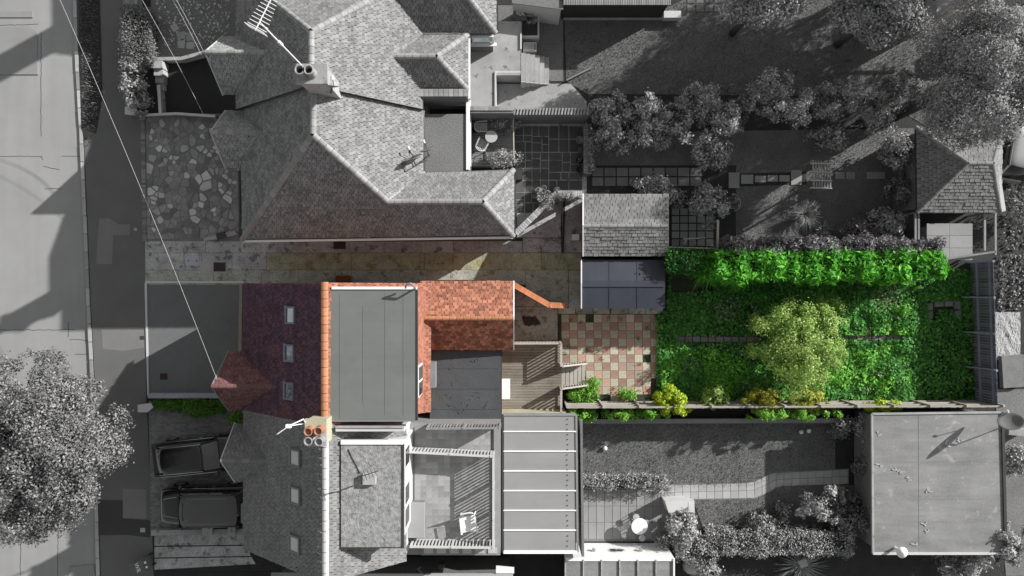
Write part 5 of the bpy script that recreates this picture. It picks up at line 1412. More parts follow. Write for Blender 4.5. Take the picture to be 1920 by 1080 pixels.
pz = 1.15; x = (1156 - 960) / S * (H - pz) / H; m = MB()
for k in range(18): a = k * .349; m.bar((x, b0.y + .04, pz), (x + .36 * math.cos(a) * (1 + .2 * (k % 2)), b0.y + .05, pz + .22 * math.sin(a) * (1 + .3 * (k % 2))), .02, .012)
m.build('wall_star', mt['metal_dark'], wa)
rs = empty('ribbed_roof_shed', P(1162, 1080), 'low shed with ribbed grey sheet roof below the white wall', 'shed')
MB().prism([P(1064, 1054, 2.0), P(1260, 1054, 2.0), P(1260, 1250, 2.0), P(1064, 1250, 2.0)], 0, 2.0).build('wall', mt['grey_render'], rs)
for i in range(6): MB().ppx([(1060 + i * 34, 1049), (1093 + i * 34, 1049), (1093 + i * 34, 1240), (1060 + i * 34, 1240)], 2.0, 2.06).build('roof_sheet', mt['felt_garage'], rs)
for i in range(7): MB().bar(P(1060 + i * 34, 1049, 2.1), P(1060 + i * 34, 1240, 2.1), .06, .06).build('rib', mt['concrete'], rs)
MB().bar(P(1263.5, 1047, 2.1), P(1263.5, 1240, 2.1), .08, .1).build('edge', mt['white_paint'], rs)
# neighbour at the bottom edge
BH = empty('neighbour_house', P(780, 1110), 'neighbouring house whose pale eaves show along the bottom edge', 'house')
MB().prism([P(515, 1088, 3), P(955, 1088, 3), P(955, 1400, 3), P(515, 1400, 3)], 0, 3.0).build('wall', mt['brick_wall'], BH)
MB().ppx([(508, 1074), (604, 1074), (640, 1400), (490, 1400)], 3.0, 3.1).build('roof', mt['felt_garage'], BH)
MB().ppx([(656, 1076), (962, 1076), (962, 1400), (656, 1400)], 3.0, 3.1).build('roof', mt['slab_light'], BH)
MB().ppx([(930, 1068), (964, 1071), (964, 1075), (930, 1075)], 2.6, 3.12).build('gutter_box', mt['white_paint'], BH)
m = MB().tube(P(790, 1073, 3.15), P(783, 1066, 3.5), .05).tube(P(783, 1066, 3.5), P(790, 1062, 3.6), .05).tube(P(783, 1066, 3.5), P(796, 1076, 3.2), .04); m.build('vent_pipe', mt['plastic_black'], BH)
MB().bpx(822, 1059, 832, 1068, 3.0, 3.5).build('vent_box', mt['plastic_black'], BH)
# the house pair past the top of the picture (its shade falls on the street)
TH = empty('hipped_house', G(-300, -760), 'hipped grey house past the top edge of the street', 'house')
q = {k: G(*v) for k, v in dict(a=(-440, -1040, 4.6), b=(-440, -590, 4.2), c=(-140, -590, 4.2), d=(-140, -1040, 4.6), e=(-290, -880, 8.4), f=(-290, -760, 8.4)).items()}
roof(TH, [[q['a'], q['b'], q['f'], q['e']], [q['b'], q['c'], q['f']], [q['c'], q['d'], q['e'], q['f']], [q['d'], q['a'], q['e']]], mt['tile_grey'], .3, .4)
MB().prism([G(-430, -1030), G(-150, -1030), G(-150, -622), G(-430, -622)], 0, 4.5).build('wall', mt['brick_wall'], TH)
MB().prism([G(-310, -800), G(-270, -800), G(-270, -770), G(-310, -770)], 7, 10.2).build('chimney', mt['brick_wall'], TH)

# ---- front boundary walls
def wall(label, pts, h, w, mat, cap=None, name='low_wall'):
    q = [P(x, y, h) for x, y in pts]; r = empty(name, Vector((q[0].x, q[0].y, 0)), label, 'wall'); m = MB()
    for a, b in zip(q, q[1:]): m.bar(a - Vector((0, 0, h / 2)), b - Vector((0, 0, h / 2)), w, h)
    m.build('wall', mat, r)
    c = MB(); [c.bar(a + Vector((0, 0, .02)), b + Vector((0, 0, .02)), w * 1.25, .05) for a, b in zip(q, q[1:])]; c.build('coping', cap or mat, r)
    return r
wall('thin white-topped wall between sunken drive and crazy paving', [(272, 216), (330, 213), (404, 218)], .45, .1, mt['brick_wall'], mt['white_render'])
wall('pale rubble wall on the street side of the sunken drive', [(298, 160), (301, 212)], .5, .12, mt['concrete'], mt['white_render'])
wall('grey coped wall below the coloured front drive', [(278, 742), (412, 742)], .55, .2, mt['lead'], M('coping_blue', (.3, .31, .36)))
gp_ = empty('gate_pillar', P(270, 766), 'pale stone pillar end beside the green verge', 'pillar'); MB().ppx([(259, 760), (281, 757), (286, 764), (276, 772), (259, 772)], 0, .6).build('shaft', mt['brick_wall'], gp_); MB().ppx([(258, 759), (282, 756), (287, 764), (276, 773), (258, 773)], .6, .68).build('cap', mt['white_render'], gp_)
gp_ = empty('gate_pillar', P(245, 206), 'pale stone pillar end below the light-leaved shrub', 'pillar'); MB().ppx([(235, 201), (252, 200), (258, 210), (252, 215), (235, 213)], 0, .6).build('shaft', mt['brick_wall'], gp_); MB().ppx([(234, 200), (253, 199), (259, 210), (252, 216), (234, 214)], .6, .68).build('cap', mt['white_render'], gp_)
stp = empty('garden_steps', P(297, 135), 'four pale stone steps beside the sunken drive', 'steps')
for i in range(4): MB().ppx([(286 + i * 2.5, 114 + i * 14), (304 + i * 1.5, 114 + i * 14), (304 + i * 1.5, 127.4 + i * 14), (286 + i * 2.5, 127.4 + i * 14)], 0, .72 - i * .16).build('step', mt['concrete'], stp)
wl3 = wall('low concrete kerb wall beside the boxy dark car', [(284, 999), (330, 998), (464, 996)], .35, .22, mt['concrete'], mt['concrete'])
for a, b in ((380, 400), (428, 443)):
    o = empty('gate_pier', P((a + b) / 2, 997), 'square pier on the kerb wall, %s the boxy car' % ('under the middle of' if a == 380 else 'near the tail of'), 'pier')
    MB().bpx(a, 990, b - 3, 1003, 0, .6).build('shaft', mt['brick_wall'], o); MB().bpx(a - 1, 989, b - 2, 1004, .6, .68).build('cap', mt['concrete'], o)
hw = wall('curved pale coping wall at the gravel front garden', [(283, 111), (340, 110), (385, 98), (398, 92)], .5, .14, mt['concrete'], mt['concrete'])
tr_ = empty('terracotta_tray', P(641, 524), 'rust brown box against the side wall of the coloured house', 'box'); MB().bpx(630, 518, 654, 531, 0, .5).build('body', mt['rust'], tr_); MB().bpx(629, 517, 655, 531.5, .5, .55).build('lid', mt['rust'], tr_)
ba = empty('black_sacks', P(995, 602), 'flattened black plastic sack on the yard by the steps', 'sack')
m = MB(); 
for k in range(5): m.box(P(984 + k * 5.5, 601 + (k % 2) * 2, .06), (.17, .5, .08 + .03 * (k % 2)), Euler((.1 * (k % 3 - 1), .15 * (k % 2), .3 + .1 * k)).to_matrix())
m.build('sack', mt['plastic_black'], ba, True, .03)
hr = MB(); cc = P(1022, 612, .05)
for k in range(24): a, b = k * .2618, (k + 1) * .2618; hr.tube(cc + Vector((.2 * math.cos(a), .2 * math.sin(a), 0)), cc + Vector((.2 * math.cos(b), .2 * math.sin(b), 0)), .012, n=5, caps=False)
tag(hr.build('wire_hoop', mt['concrete']), 'thin wire hoop lying on the mossy yard', 'hoop')
pn = empty('fallen_panel', P(410, 440), 'broken concrete panel with dark hatch lying at the house corner', 'panel')
MB().ppx([(382, 452), (383, 446), (440, 432), (445, 440), (412, 447)], 0, .15).build('slab', mt['concrete'], pn); MB().ppx([(404, 438), (420, 434), (424, 445), (407, 449)], .1, .22).build('hatch', mt['metal_dark'], pn)
# bottom-right yard bits
tarp = empty('tarpaulin', P(1885, 610), 'crumpled grey sheet spread behind the end fence', 'tarpaulin')
me = bpy.data.meshes.new('sheet'); bm = bmesh.new(); bmesh.ops.create_grid(bm, x_segments=24, y_segments=36, size=.5)
for v in bm.verts:
    p = P(1866 + (v.co.x + .5) * 48, 585 + (.5 - v.co.y) * 90, .1); v.co = (p.x, p.y, .06 + .012 * math.sin(v.co.x * 9 + v.co.y * 17 + 2 * math.sin(v.co.x * 7)) + random.uniform(0, .03))
bm.to_mesh(me); bm.free(); me.materials.append(mt['concrete']); link_mesh('sheet', me, tarp)
MB().ppx([(1878, 668), (1920, 665), (1920, 725), (1882, 728)], 0, .3).build('board', mt['slab_dark'], tarp)
sp_ = structure('end_yard', MB().ppx([(1866, 730), (1960, 730), (1960, 1080), (1886, 1080)], -.1, .01), mt['gravel'])
tag(MB().bar(P(1882, 806, .4), P(1925, 810, .4), .35, .8).build('low_wall', mt['concrete']), 'stub of grey wall beside the large dish', 'wall')
sw = empty('corner_house', P(1765, 10), 'pale gable corner and timber frame at the top right edge', 'house')
MB().ppx([(1753, -60), (1786, -60), (1786, 22), (1757, 40)], 0, 2.2).build('wall', mt['slab_light'], sw)
MB().bar(P(1757, 40, 2.3), P(1790, 20, 2.3), .18, .1).bar(P(1790, 21, 2.3), P(1885, 18, 2.3), .14, .1).bar(P(1895, 18, 2.2), P(1895, 60, 2.2), .1, .1).build('beam', mt['timber_pale'], sw)
MB().ppx([(1898, 12), (1950, 8), (1950, 50), (1900, 52)], 0, 2.0).build('roof', mt['felt_rough'], sw)
# ================================================================== VEHICLES, BINS, WIRES
M('glass_screen_sky', .16, rough=.12, var=.15, fine=0, bump=0, spec=.8)  # base colour lightened to carry the sky reflection on the windscreen
def loft(rows, mb, close=True):
    n = len(rows[0]); vs = [p for r in rows for p in r]; fs = []
    for i in range(len(rows) - 1):
        for j in range(n - 1): fs.append((i * n + j, (i + 1) * n + j, (i + 1) * n + j + 1, i * n + j + 1))
    if close: fs += [tuple(range(n)), tuple(range((len(rows) - 1) * n, len(rows) * n))[::-1]]
    return mb.add(vs, fs)
def car(label, loc, rot, paint, L, Wd, belt, height, prof, cab, boxy=False, roofmat=None, extras=None):
    """local +x is the nose. prof: (x/L, half width factor, belt factor); cab: x of windscreen base, roof front, roof back, rear base"""
    root = empty('parked_car', (0, 0, 0), label, 'car'); w = Wd / 2
    rows = []
    for t, wf, bf in prof:
        x = t * L; ww = w * wf; zb = belt * bf
        rows.append([(x, -ww * .96, .22), (x, -ww, .45), (x, -ww * .99, zb * .8), (x, -ww * .90, zb * .97), (x, -ww * .5, zb * 1.0), (x, 0, zb * 1.015),
                     (x, ww * .5, zb * 1.0), (x, ww * .90, zb * .97), (x, ww * .99, zb * .8), (x, ww, .45), (x, ww * .96, .22)])
    o = loft(rows, MB()).build('body', paint, root, True); md = o.modifiers.new('sub', 'SUBSURF'); md.levels = md.render_levels = 2
    a, b, c, d = (t * L for t in cab); tw = .80 if not boxy else .87; bw = .93
    zb = belt * .97
    base = [(a, -w * bw * .88, zb), (a, w * bw * .88, zb), (d, -w * bw * .9, zb), (d, w * bw * .9, zb)]; top = [(b, -w * tw, height), (b, w * tw, height), (c, -w * tw * .96, height - .02), (c, w * tw * .96, height - .02)]
    mbw = w * bw
    cab_rows = []
    for x, hw, zt_, tw_ in ((a, .90, zb + .02, .80), (b * .93 + a * .07, .93, height - .09, tw), ((b + c) / 2, .95, height - .03, tw), (c * .95 + d * .05, .93, height - .08, tw * .96), (d, .90, zb + .04, .82)):
        cab_rows.append([(x, -w * hw, zb - .05), (x, -w * (hw * .5 + tw_ * .5), (zb + zt_) / 2), (x, -w * tw_, zt_), (x, 0, zt_ + .02), (x, w * tw_, zt_), (x, w * (hw * .5 + tw_ * .5), (zb + zt_) / 2), (x, w * hw, zb - .05)])
    loft(cab_rows, MB()).build('windows', mt['glass_dark'], root, True)
    MB().add([(a + .03, -w * .76, zb + .06), (a + .03, w * .76, zb + .06), (b + .05, w * tw * .9, height - .0), (b + .05, -w * tw * .9, height - .0)], [(0, 1, 2, 3)]).build('windscreen', mt['glass_screen_sky'], root)
    rr = MB(); n = 9
    rows = []
    for t in np.linspace(0, 1, 11):
        e = abs(2 * t - 1); x = b + (c - b) * t; k = tw * (1.02 - .05 * t - .10 * e ** 5) * w; row = []
        for u in np.linspace(-1, 1, n): row.append((x + .10 * u * u * (1 if t < .5 else -1) * e ** 4 * -1, u * k, height + .03 * (1 - u ** 4) - .05 * e ** 6 - (.04 if abs(u) == 1 else 0)))
        rows.append(row)
    loft(rows, rr, False); ro_ = rr.build('roof', roofmat or paint, root, True); md = ro_.modifiers.new('solid', 'SOLIDIFY'); md.thickness = .04; md.offset = -1
    md = ro_.modifiers.new('sub', 'SUBSURF'); md.levels = md.render_levels = 1
    pm = MB()
    for s in (0, 1):
        pm.bar(base[s], top[s], .07, .06).bar(base[2 + s], top[2 + s], .1, .06)
        mx = (a + d) / 2 - .1; pm.bar((mx, (-1, 1)[s] * mbw * .985, zb), ((b + c) / 2, (-1, 1)[s] * w * tw, height - .01), .07, .05)
    pm.build('pillars', paint, root)
    for x in (L * .315, -L * .30):
        for s in (-1, 1):
            R_ = .36 if boxy else .32; q = Matrix.Rotation(R(90), 3, 'X')
            wh = MB().lathe((x, s * (w - .09), R_), [(R_ * .6, -.11), (R_ * .95, -.11), (R_, -.08), (R_, .08), (R_ * .95, .11), (R_ * .6, .11)], 20, q).build('wheel', mt['rubber'], root, True)
            MB().lathe((x, s * (w - .09), R_), [(R_ * .62, -.112), (R_ * .62, .112)], 12, q).build('rim', mt['metal_grey'], wh)
    for s in (-1, 1):
        MB().box((a - .12, s * (w + .07), belt + .05), (.14, .2, .13)).build('mirror', paint, root, True, .03)
        MB().box((L * .475, s * w * .68, belt * .68), (.16, .3, .14)).build('headlight', mt['chrome'], root, False, .03)
        MB().box((-L * .487, s * w * .78, belt * .8), (.08, .2, .3 if boxy else .18)).build('tail_light', M('lamp_grey', .12), root)
        MB().bar((b, s * w * tw * .93, height + .03), (c, s * w * tw * .9, height + .02), .03, .03).build('roof_rail', mt['chrome'] if not boxy else paint, root)
        for x in (.08, -.12): MB().box((L * x, s * (w + .005), belt * .82), (.16, .03, .03)).build('door_handle', mt['chrome'], root)
    for s in (-1, 1): MB().bar((a * .9, s * w * .965, belt * 1.0), (d * .95, s * w * .965, belt * 1.0), .025, .03).build('window_trim', mt['chrome'], root)
    for s in (-1, 1): MB().bar((a + .1, s * w * .55, belt * 1.02), (L * .44, s * w * .42, belt * .93 + .03), .02, .015).build('bonnet_crease', mt['chrome'] if boxy else paint, root)
    MB().box((L * .497, 0, belt * .55), (.06, Wd * .5, .2)).build('grille', mt['plastic_black'], root)
    if extras: extras(root)
    root.location = loc; root.rotation_euler = (0, 0, rot); return root
hatch = [(-.5, .70, .62), (-.485, .82, .84), (-.44, .93, .97), (-.3, 1.0, 1.0), (0, 1.0, 1.0), (.2, .99, 1.0), (.32, .96, .93), (.43, .88, .84), (.485, .72, .72), (.5, .55, .58)]
suv = [(-.5, .88, .75), (-.49, .95, .98), (-.42, .99, 1.0), (0, 1.0, 1.0), (.22, 1.0, 1.0), (.36, .98, .97), (.46, .92, .94), (.492, .84, .86), (.5, .78, .68)]
car('sleek black car nosed in under the grey bay roof', P(366, 856, .9) * 1 - Vector((0, 0, .9)), R(6), mt['car_black'], 4.45, 1.82, .95, 1.45, hatch, (.27, .13, -.36, -.475))
def suv_extras(root):
    for k in range(7): MB().box((-.55, -.62 + k * .205, 1.925), (2.0, .03, .03)).build('roof_rib', mt['pavement_old'], root)
    MB().box((.42, 0, 1.915), (.5, .85, .02)).build('sunroof', mt['glass_dark'], root)
    MB().lathe((-2.33, 0, 1.0), [(.2, -.1), (.35, -.09), (.36, 0), (.35, .09), (.2, .1)], 20, Matrix.Rotation(R(90), 3, 'Y')).build('spare_wheel', mt['rubber'], root, True)
car('boxy black off-road car with ribbed grey roof, nose to the street', P(383, 948, .9) * 1 - Vector((0, 0, .9)), R(181), mt['car_black'], 4.5, 1.95, 1.15, 1.88, suv, (.26, .19, -.46, -.485), True, mt['car_charcoal'], suv_extras)
car('silver car half hidden under the big dark tree at the right edge', P(1912, 262, .9) * 1 - Vector((0, 0, .9)), R(80), mt['car_silver'], 4.3, 1.78, .95, 1.45, hatch, (.27, .13, -.36, -.475))

def text_on(parent, body, loc, rot, size):
    cu = bpy.data.curves.new('lettering', 'FONT'); cu.body = body; cu.size = size; cu.align_x = 'CENTER'; cu.align_y = 'CENTER'; cu.extrude = .004
    t = bpy.data.objects.new('lettering_curve', cu); me = bpy.data.meshes.new_from_object(t); bpy.data.objects.remove(t); bpy.data.curves.remove(cu)
    o = bpy.data.objects.new('lettering', me); COL.objects.link(o); me.materials.clear(); me.materials.append(mt['plastic_white']); o.parent = parent
    o.location = loc; o.rotation_euler = (0, 0, rot); return o
def wheelie(label, loc, rot, txt, tsize, mat, bits=False, trot=0):
    root = empty('wheelie_bin', (0, 0, 0), label, 'wheelie bin')
    m = MB(); rows = []
    for z, sx, sy in ((.06, .22, .26), (.5, .26, .31), (.93, .29, .36), (.98, .30, .37)): rows.append([(-sx, -sy, z), (sx, -sy, z), (sx, sy, z), (-sx, sy, z), (-sx, -sy, z)])
    loft(rows, m); m.build('body', mat, root)
    MB().box((0, 0, 1.02), (.62, .74, .07)).build('lid', M('bin_lid', .12, rough=.5, fine=.05), root, bevel=.03)
    MB().bar((-.25, .42, .98), (.25, .42, .98), .04, .04).build('handle', mat, root)
    for s in (-1, 1): MB().lathe((s * .27, .33, .1), [(.05, -.03), (.1, -.03), (.1, .03), (.05, .03)], 14, Matrix.Rotation(R(90), 3, 'Y')).build('wheel', mt['rubber'], root)
    text_on(root, txt, (0, .02, 1.06), trot, tsize)
    if bits:
        for s in (-1, 1): MB().box((.0 + s * .12, .44, 1.0), (.11, .1, .04)).build('sticker', mt['plastic_white'], root)
    root.location = loc; root.rotation_euler = (0, 0, rot); return root
wheelie('dark wheelie bin with white number beside the raised planter', P(976, 26, 1.0) - Vector((0, 0, 1.0)), R(4), '30s', .34, mt['plastic_black'], False, R(180))
wheelie('grey wheelie bin with white lettering on the pavement by the kerb wall', P(258, 1064, 1.0) - Vector((0, 0, 1.0)), R(-72), 'WR', .3, mt['plastic_grey'], True, R(0))
pk = empty('planter_box', P(244, 3), 'small grey planter with a pale plant at the top edge', 'planter'); MB().bpx(231, -8, 257, 8, 0, .5).build('box', mt['concrete'], pk); foliage('foliage', pk, P(244, 2, .6), (.12, .12, .1), 60, .08, mt['blade_pale'], 5, .08)

def wire(label, a, b, sag=.35):
    A, B = P(*a), P(*b); m = MB(); prev = None; n = 14
    for i in range(n + 1):
        t = i / n; p = A.lerp(B, t) - Vector((0, 0, sag * 4 * t * (1 - t)))
        if prev: m.tube(prev, p, .0085, n=5, caps=False)
        prev = p
    o = m.build('overhead_wire', mt['wire']); tag(o, label, 'wire'); return o
wire('overhead wire crossing street and front drive to the red bay roof', (68, -100, 7.2), (407, 712, 5.4))
wire('overhead wire running down to the end of the crazy paving wall', (208, -100, 7.0), (382, 216, 4.6))
wire('left of two wires meeting the upper bay roof', (265, -100, 7.0), (380, 108, 5.2))
wire('right of two wires meeting the upper bay roof', (272, -100, 7.0), (387, 108, 5.3))

# ================================================================== TREES, HEDGES, SHRUBS
tree('large pale-leaved street tree overhanging the road', 84, 838, 5.0, 114, 165, 2.6, 95000, .12, mt['leaf_road'], 190, .62, name='street_tree', spread=.17)
tree('big dark dense tree over the hipped outbuilding', 1832, 150, 6.5, 92, 118, 2.6, 52000, .11, mt['leaf_conifer'], 75, .72, name='dense_tree', spread=.12, up=.6)
tree('lighter leafy tree at the right edge behind the big dark tree', 1925, 85, 6.0, 45, 75, 1.8, 11000, .15, mt['leaf_grey_light'], 50, .5)
tree('mid-grey tree at the top edge, further along the lawn', 1652, 22, 4.5, 72, 62, 1.8, 20000, .14, mt['leaf_grey'], 50, .58, spread=.15)
tree('mid-grey tree at the top edge above the lit lawn streak', 1428, -2, 4.5, 62, 48, 1.6, 16000, .14, mt['leaf_grey'], 42, .55, spread=.15)
tree('unseen tall leafy tree past the top right corner, added for shade', 1790, -130, 6.0, 110, 90, 2.8, 14000, .2, mt['leaf_grey'], 70, .8)  # this tree and the next two stand out of view, added to shade the lawn
tree('unseen spreading tree beyond the far trees, added for shade', 1960, -250, 6.5, 130, 110, 2.8, 14000, .22, mt['leaf_grey'], 80, .8)
tree('unseen tall tree behind the corner house, added for shade', 2160, -240, 7.0, 140, 120, 3.0, 14000, .22, mt['leaf_grey'], 80, .8)
tree('yellow-green bushy fruit tree in the middle of the green garden', 1504, 646, 2.0, 84, 86, 1.3, 26000, .115, mt['leaf_yellow'], 130, .36, MATS['bark_brown'], 'fruit_tree')
SHR = [  # px, py, h, rx, ry, n, tone, label
 (1142, 212, 2.6, 36, 32, 1500, 'leaf_grey_light', 'pale rounded shrub beside the ribbed coping wall'),
 (1150, 258, 2.4, 42, 30, 1700, 'leaf_grey', 'broad grey shrub nearest the planter wall'),
 (1205, 205, 3.0, 36, 34, 1500, 'leaf_grey_light', 'pale shrub second from the ribbed coping wall'),
 (1215, 255, 2.4, 42, 30, 1600, 'leaf_grey', 'low grey shrub facing the shaded lawn'),
 (1262, 225, 2.8, 40, 44, 1900, 'leaf_grey', 'dense grey shrub in the middle of the border'),
 (1312, 195, 3.2, 42, 34, 1800, 'leaf_grey_light', 'light speckled shrub above the round bush'),
 (1352, 222, 3.0, 40, 34, 1700, 'leaf_grey_light', 'light shrub in the border below the white block'),
 (1325, 282, 2.4, 46, 34, 1700, 'leaf_grey', 'spreading grey bush reaching down to the slab path'),
 (1400, 185, 3.4, 36, 36, 1600, 'leaf_grey_dark', 'dark gap-filling shrub behind the pale border shrubs'),
 (1442, 175, 3.8, 36, 40, 1900, 'leaf_grey', 'tall leafy shrub rising over the upper lawn edge'),
 (1480, 215, 3.0, 36, 32, 1600, 'leaf_grey_light', 'pale shrub above the curved border edge'),
 (1545, 195, 3.0, 56, 28, 2100, 'leaf_grey_light', 'long arching pale shrub in the upper border'),
 (1600, 180, 2.8, 36, 26, 1300, 'leaf_grey', 'arching shrub end beside the dark round bush'),
 (1675, 172, 3.0, 44, 40, 2200, 'leaf_grey_dark', 'dark rounded bush beside the big dark tree'),
 (1640, 232, 2.2, 28, 22, 900, 'leaf_grey', 'small grey bush below the dark rounded bush'),
 (1680, 285, 2.6, 40, 36, 1500, 'leaf_grey', 'leafy bush beside the hipped outbuilding'),
 (1690, 352, 2.0, 34, 24, 1100, 'leaf_grey_dark', 'dark low bush left of the outbuilding wall'),
 (1660, 418, 1.8, 34, 26, 1500, 'leaf_grey_light', 'dome-shaped pale shrub near the pale flat-topped shed'),
 (1610, 430, 1.4, 30, 18, 800, 'leaf_grey_dark', 'dark low shrub next to the dome-shaped shrub'),
 (1335, 385, 2.4, 48, 42, 2600, 'leaf_grey', 'round grey bush beside the grid paving'),
 (1230, 350, 1.5, 36, 20, 1200, 'leaf_grey', 'low grey bush over the slab path behind the garage'),
 (1258, 372, 1.4, 22, 14, 600, 'leaf_grey_light', 'small pale plant at the far corner of the garage roof'),
 (1545, 262, 1.6, 34, 16, 700, 'leaf_grey', 'trailing grey plant over the timber arch path'),
 (1540, 945, 2.2, 46, 32, 1900, 'leaf_grey_light', 'open pale-leaved bush in the lower garden'),
 (1585, 970, 1.8, 26, 24, 900, 'leaf_grey_dark', 'dark shrub right of the open pale bush'),
 (1430, 985, 1.4, 24, 18, 900, 'leaf_grey', 'rounded grey shrub on the lower small lawn'),
 (1468, 965, 1.0, 14, 16, 400, 'leaf_grey_dark', 'thin grey plant left of the open pale bush'),
 (1282, 995, 1.8, 34, 36, 1900, 'leaf_grey', 'flowering grey bush spilling over the white planter'),
 (1300, 1030, 1.6, 40, 24, 1500, 'leaf_grey', 'grey bush between white wall and clipped hedge'),
 (1245, 1008, 1.2, 12, 8, 250, 'leaf_grey_dark', 'dark tuft at the corner of the white planter'),
 (1322, 1062, 1.4, 24, 18, 700, 'leaf_grey', 'small grey bush at the bottom by the ribbed shed'),
 (1620, 800, 1.2, 20, 30, 800, 'leaf_grey_light', 'pale leafy plant against the flat-roofed garage wall'),
 (1580, 800, 1.2, 22, 18, 500, 'leaf_grey_dark', 'dark plant at the top corner of the lower lawn'),
 (1905, 870, 2.2, 30, 34, 1500, 'leaf_grey', 'grey shrub beyond the flat-roofed garage at the right edge'),
 (1870, 1020, 3.0, 66, 52, 3800, 'leaf_grey', 'large leafy bush overhanging the bottom right garage corner'),
 (1800, 1058, 2.2, 36, 26, 1300, 'leaf_grey', 'leafy bush under the bottom edge of the flat garage'),
 (1905, 400, 1.4, 30, 30, 700, 'leaf_grey_dark', 'dark low growth right of the hipped outbuilding'),
 (258, 160, 1.6, 20, 44, 2300, 'leaf_grey_light', 'light-leaved shrub on the footway beside the steps'),
 (1618, 860, 1.4, 16, 40, 1000, 'leaf_grey_dark', 'dark plants massed against the side of the flat-roofed garage'),
 (1612, 960, 1.6, 18, 40, 1100, 'leaf_grey_dark', 'dark bush low against the garage side near the clipped hedge'),
]
for px, py, h, rx, ry, n, tone, lab in SHR:
    if n: shrub(lab, px, py, h, rx, ry, int(n * 1.5), .14, mt[tone], 22, .3)
for lab, px, py, h, rx, ry, n, m_ in (
 ('bright lime shrub beside the chequered patio', 1258, 752, 2.3, 36, 26, 3600, 'leaf_lime'),
 ('small yellow-green round shrub by the long fence', 1336, 746, 1.9, 26, 19, 1700, 'leaf_yellow'),
 ('long amber and yellow shrub along the fence, middle', 1428, 750, 2.0, 46, 20, 3000, 'leaf_amber'),
 ('amber-tipped shrub along the fence, end furthest from the patio', 1508, 750, 2.0, 46, 19, 3000, 'leaf_amber'),
 ('green climber at the foot of the deck steps', 1090, 738, .9, 30, 14, 1500, 'leaf_climber'),
 ('upright green weed beside the step handrail', 1112, 722, .8, 10, 12, 500, 'leaf_climber'),
 ('green weed between patio and fence', 1178, 738, .6, 14, 11, 500, 'leaf_climber'),
 ('green climber draped over the fence near the conservatory', 1092, 776, 2.1, 30, 12, 1200, 'leaf_climber'),
 ('green climber along the fence below the lime shrub', 1190, 776, 2.2, 60, 10, 2200, 'leaf_climber'),
 ('dark green climber along the far half of the fence', 1480, 774, 2.3, 120, 9, 3600, 'leaf_climber'),
 ('lime climber end near the flat-roofed garage', 1650, 762, 1.7, 40, 9, 1400, 'leaf_lime'),
 ('green bush at the foot of the red-roofed bay', 443, 783, 1.0, 12, 9, 600, 'leaf_verge')):
    shrub(lab, px, py, h, rx, ry, int(n * 1.4), .12, mt[m_], 26, .2)

def hedge(label, x0, y0, x1, y1, h, n, leaf, mat, spray=False, name='hedge', parent=None, aspect=.5, wav=.12, part='foliage', top=True):
    a, b = P(x0, y0, h), P(x1, y1, h); X0, X1, Y0, Y1 = a.x, b.x, b.y, a.y
    root = parent or empty(name, ((X0 + X1) / 2, (Y0 + Y1) / 2, 0), label, 'hedge')
    Lx, Ly = X1 - X0, Y1 - Y0; At = Lx * Ly; As = 2 * (Lx + Ly) * h
    nt = int(n * At * 1.6 / (At * 1.6 + As)); ns = n - nt
    C = np.column_stack([RNG.uniform(X0, X1, nt), RNG.uniform(Y0, Y1, nt), np.full(nt, h)]); N = np.tile([0, 0, 1.], (nt, 1))
    u = RNG.uniform(0, 2 * (Lx + Ly), ns); z = h * np.sqrt(RNG.uniform(.02, 1, ns))
    S_ = np.zeros((ns, 3)); Ns = np.zeros((ns, 3))
    for lo, hi, fx, fy, nx, ny in ((0, Lx, lambda t: X0 + t, lambda t: Y0 + 0 * t, 0, -1), (Lx, 2 * Lx, lambda t: X0 + t - Lx, lambda t: Y1 + 0 * t, 0, 1),
                                   (2 * Lx, 2 * Lx + Ly, lambda t: X0 + 0 * t, lambda t: Y0 + t - 2 * Lx, -1, 0), (2 * Lx + Ly, 2 * (Lx + Ly), lambda t: X1 + 0 * t, lambda t: Y0 + t - 2 * Lx - Ly, 1, 0)):
        k = (u >= lo) & (u < hi); S_[k, 0] = fx(u[k]); S_[k, 1] = fy(u[k]); S_[k, 2] = z[k]; Ns[k] = (nx, ny, .3)
    C = np.vstack([C, S_]); N = np.vstack([N, Ns])
    C += (np.sin(C[:, :1] * 3.1 + 1.3 * np.sin(C[:, :1] * 1.1)) + np.sin(C[:, 1:2] * 4.3 + C[:, :1] * 1.7) + .8 * np.sin(C[:, :1] * 7.3 + C[:, 2:] * 3)) * .5 * wav * N + RNG.normal(size=C.shape) * .07
    C[:, 2] = np.maximum(C[:, 2], .05)
    if spray:
        d = N * .35 + RNG.normal(size=N.shape) * np.array([.75, .6, .3]) + np.array([0, -.25, 0]); Nn = RNG.normal(size=N.shape) * .6 + N
        V = leaf_quads(C, Nn, leaf * RNG.uniform(.6, 1.5, len(C)), aspect, d)
    else: V = leaf_quads(C, N + RNG.normal(size=N.shape) * .7, leaf * RNG.uniform(.6, 1.4, len(C)), aspect)
    quads(part, V, mat, root)
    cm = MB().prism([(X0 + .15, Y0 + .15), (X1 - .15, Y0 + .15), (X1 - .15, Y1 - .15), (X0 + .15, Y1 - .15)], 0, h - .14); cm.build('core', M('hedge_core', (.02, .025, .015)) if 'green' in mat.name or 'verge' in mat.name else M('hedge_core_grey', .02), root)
    return root
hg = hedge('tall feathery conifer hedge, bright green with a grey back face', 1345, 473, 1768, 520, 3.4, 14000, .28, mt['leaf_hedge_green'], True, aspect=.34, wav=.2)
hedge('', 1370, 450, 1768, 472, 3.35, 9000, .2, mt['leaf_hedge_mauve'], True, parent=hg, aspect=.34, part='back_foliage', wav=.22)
hedge('darker clipped end of the conifer hedge behind the blue shed', 1252, 474, 1312, 508, 2.8, 4000, .14, mt['leaf_hedge_dark'])
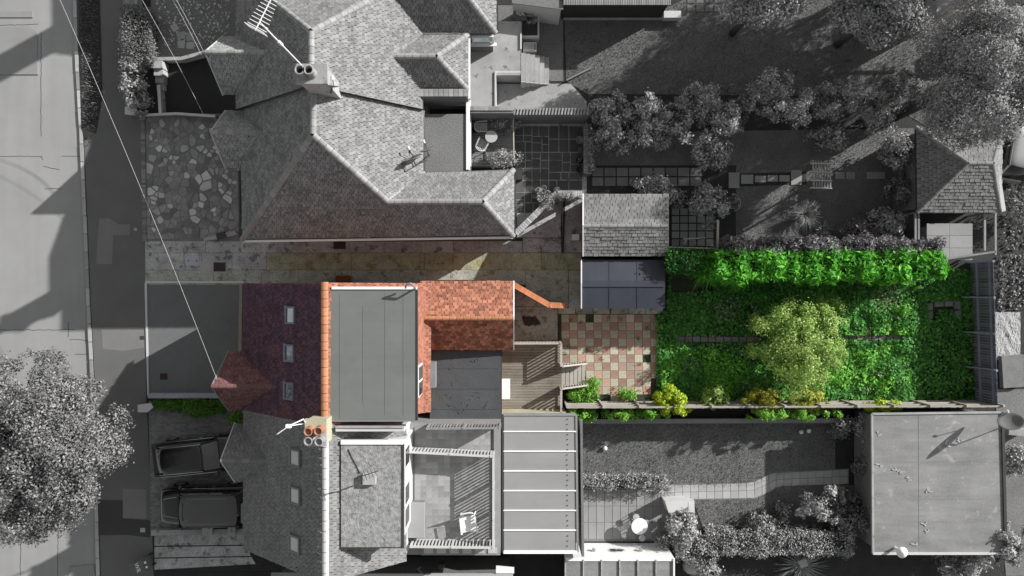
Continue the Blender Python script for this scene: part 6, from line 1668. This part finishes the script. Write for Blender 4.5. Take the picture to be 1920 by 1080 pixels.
spiky('tall feathery green grass clump where the hedge begins', 1335, 500, 3.6, 52, 520, .055, mt['leaf_hedge_green'], 'grass_clump', 'plant', droop=.5)
spiky('second feathery green clump drooping over the shaded bed', 1395, 510, 3.5, 48, 440, .055, mt['leaf_hedge_green'], 'grass_clump', 'plant', droop=.5)
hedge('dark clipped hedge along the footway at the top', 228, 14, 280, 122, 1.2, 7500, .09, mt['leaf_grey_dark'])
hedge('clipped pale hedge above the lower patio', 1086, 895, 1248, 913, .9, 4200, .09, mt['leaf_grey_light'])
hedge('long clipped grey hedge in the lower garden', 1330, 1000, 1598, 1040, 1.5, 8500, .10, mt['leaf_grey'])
hedge('low green verge hedge under the coloured front drive', 284, 752, 346, 766, .5, 2200, .09, mt['leaf_verge'])
hedge('brighter end of the green verge hedge by the bay', 344, 752, 418, 776, .7, 3600, .09, mt['leaf_verge'])
spiky('spiky grey yucca on the shaded lawn', 1512, 402, 1.5, 42, 320, .03, mt['leaf_grey_dark'], droop=.45)
spiky('spiky plant hanging over the patio at the hedge end', 1246, 918, .9, 30, 40, .05, mt['leaf_grey'], droop=.5)
spiky('spiky pale plant in the clipped patio hedge', 1190, 912, .9, 20, 30, .05, mt['leaf_grey_light'], droop=.5)
spiky('spiky plant at the conservatory end of the clipped patio hedge', 1105, 905, 1.0, 22, 34, .05, mt['leaf_grey'], droop=.5)
spiky('pale feathery plant beside the yucca', 1545, 430, 1.0, 26, 60, .05, mt['leaf_grey_light'], droop=.4)
bb_ = spiky('tangle of bleached bare branches at the bottom edge', 1505, 1062, 1.2, 62, 150, .035, mt['blade_pale'], 'dead_bush', 'bush', droop=.35, segs=4)
MB().box(P(1505, 1055, .5), (.4, .4, .2), Matrix.Rotation(R(20), 3, 'Z')).build('stump', mt['slab_light'], bb_)
wn_ = empty('parasol_cover', P(1310, 1075), 'white folded parasol cover at the bottom edge', 'cover'); c = P(1305, 1072, .9)
MB().lathe((c.x, c.y, 0), [(.5, .02), (.4, .3), (.22, .8), (.05, 1.1), (.01, 1.12)], 12).build('cover', mt['white_render'], wn_, True)
for (px, py), lab in zip(((1134, 840), (1501, 809), (1515, 807)), ('small white ornament on the shaded lawn near the conservatory', 'left of two small white balls on the lower lawn', 'right of two small white balls on the lower lawn')):
    tag(MB().lathe(P(px, py, 0), [(.03, 0), (.1, .05), (.12, .12), (.08, .2), (.01, .22)], 12).build('lawn_ornament', mt['white_paint'], smooth=True), lab, 'ornament')
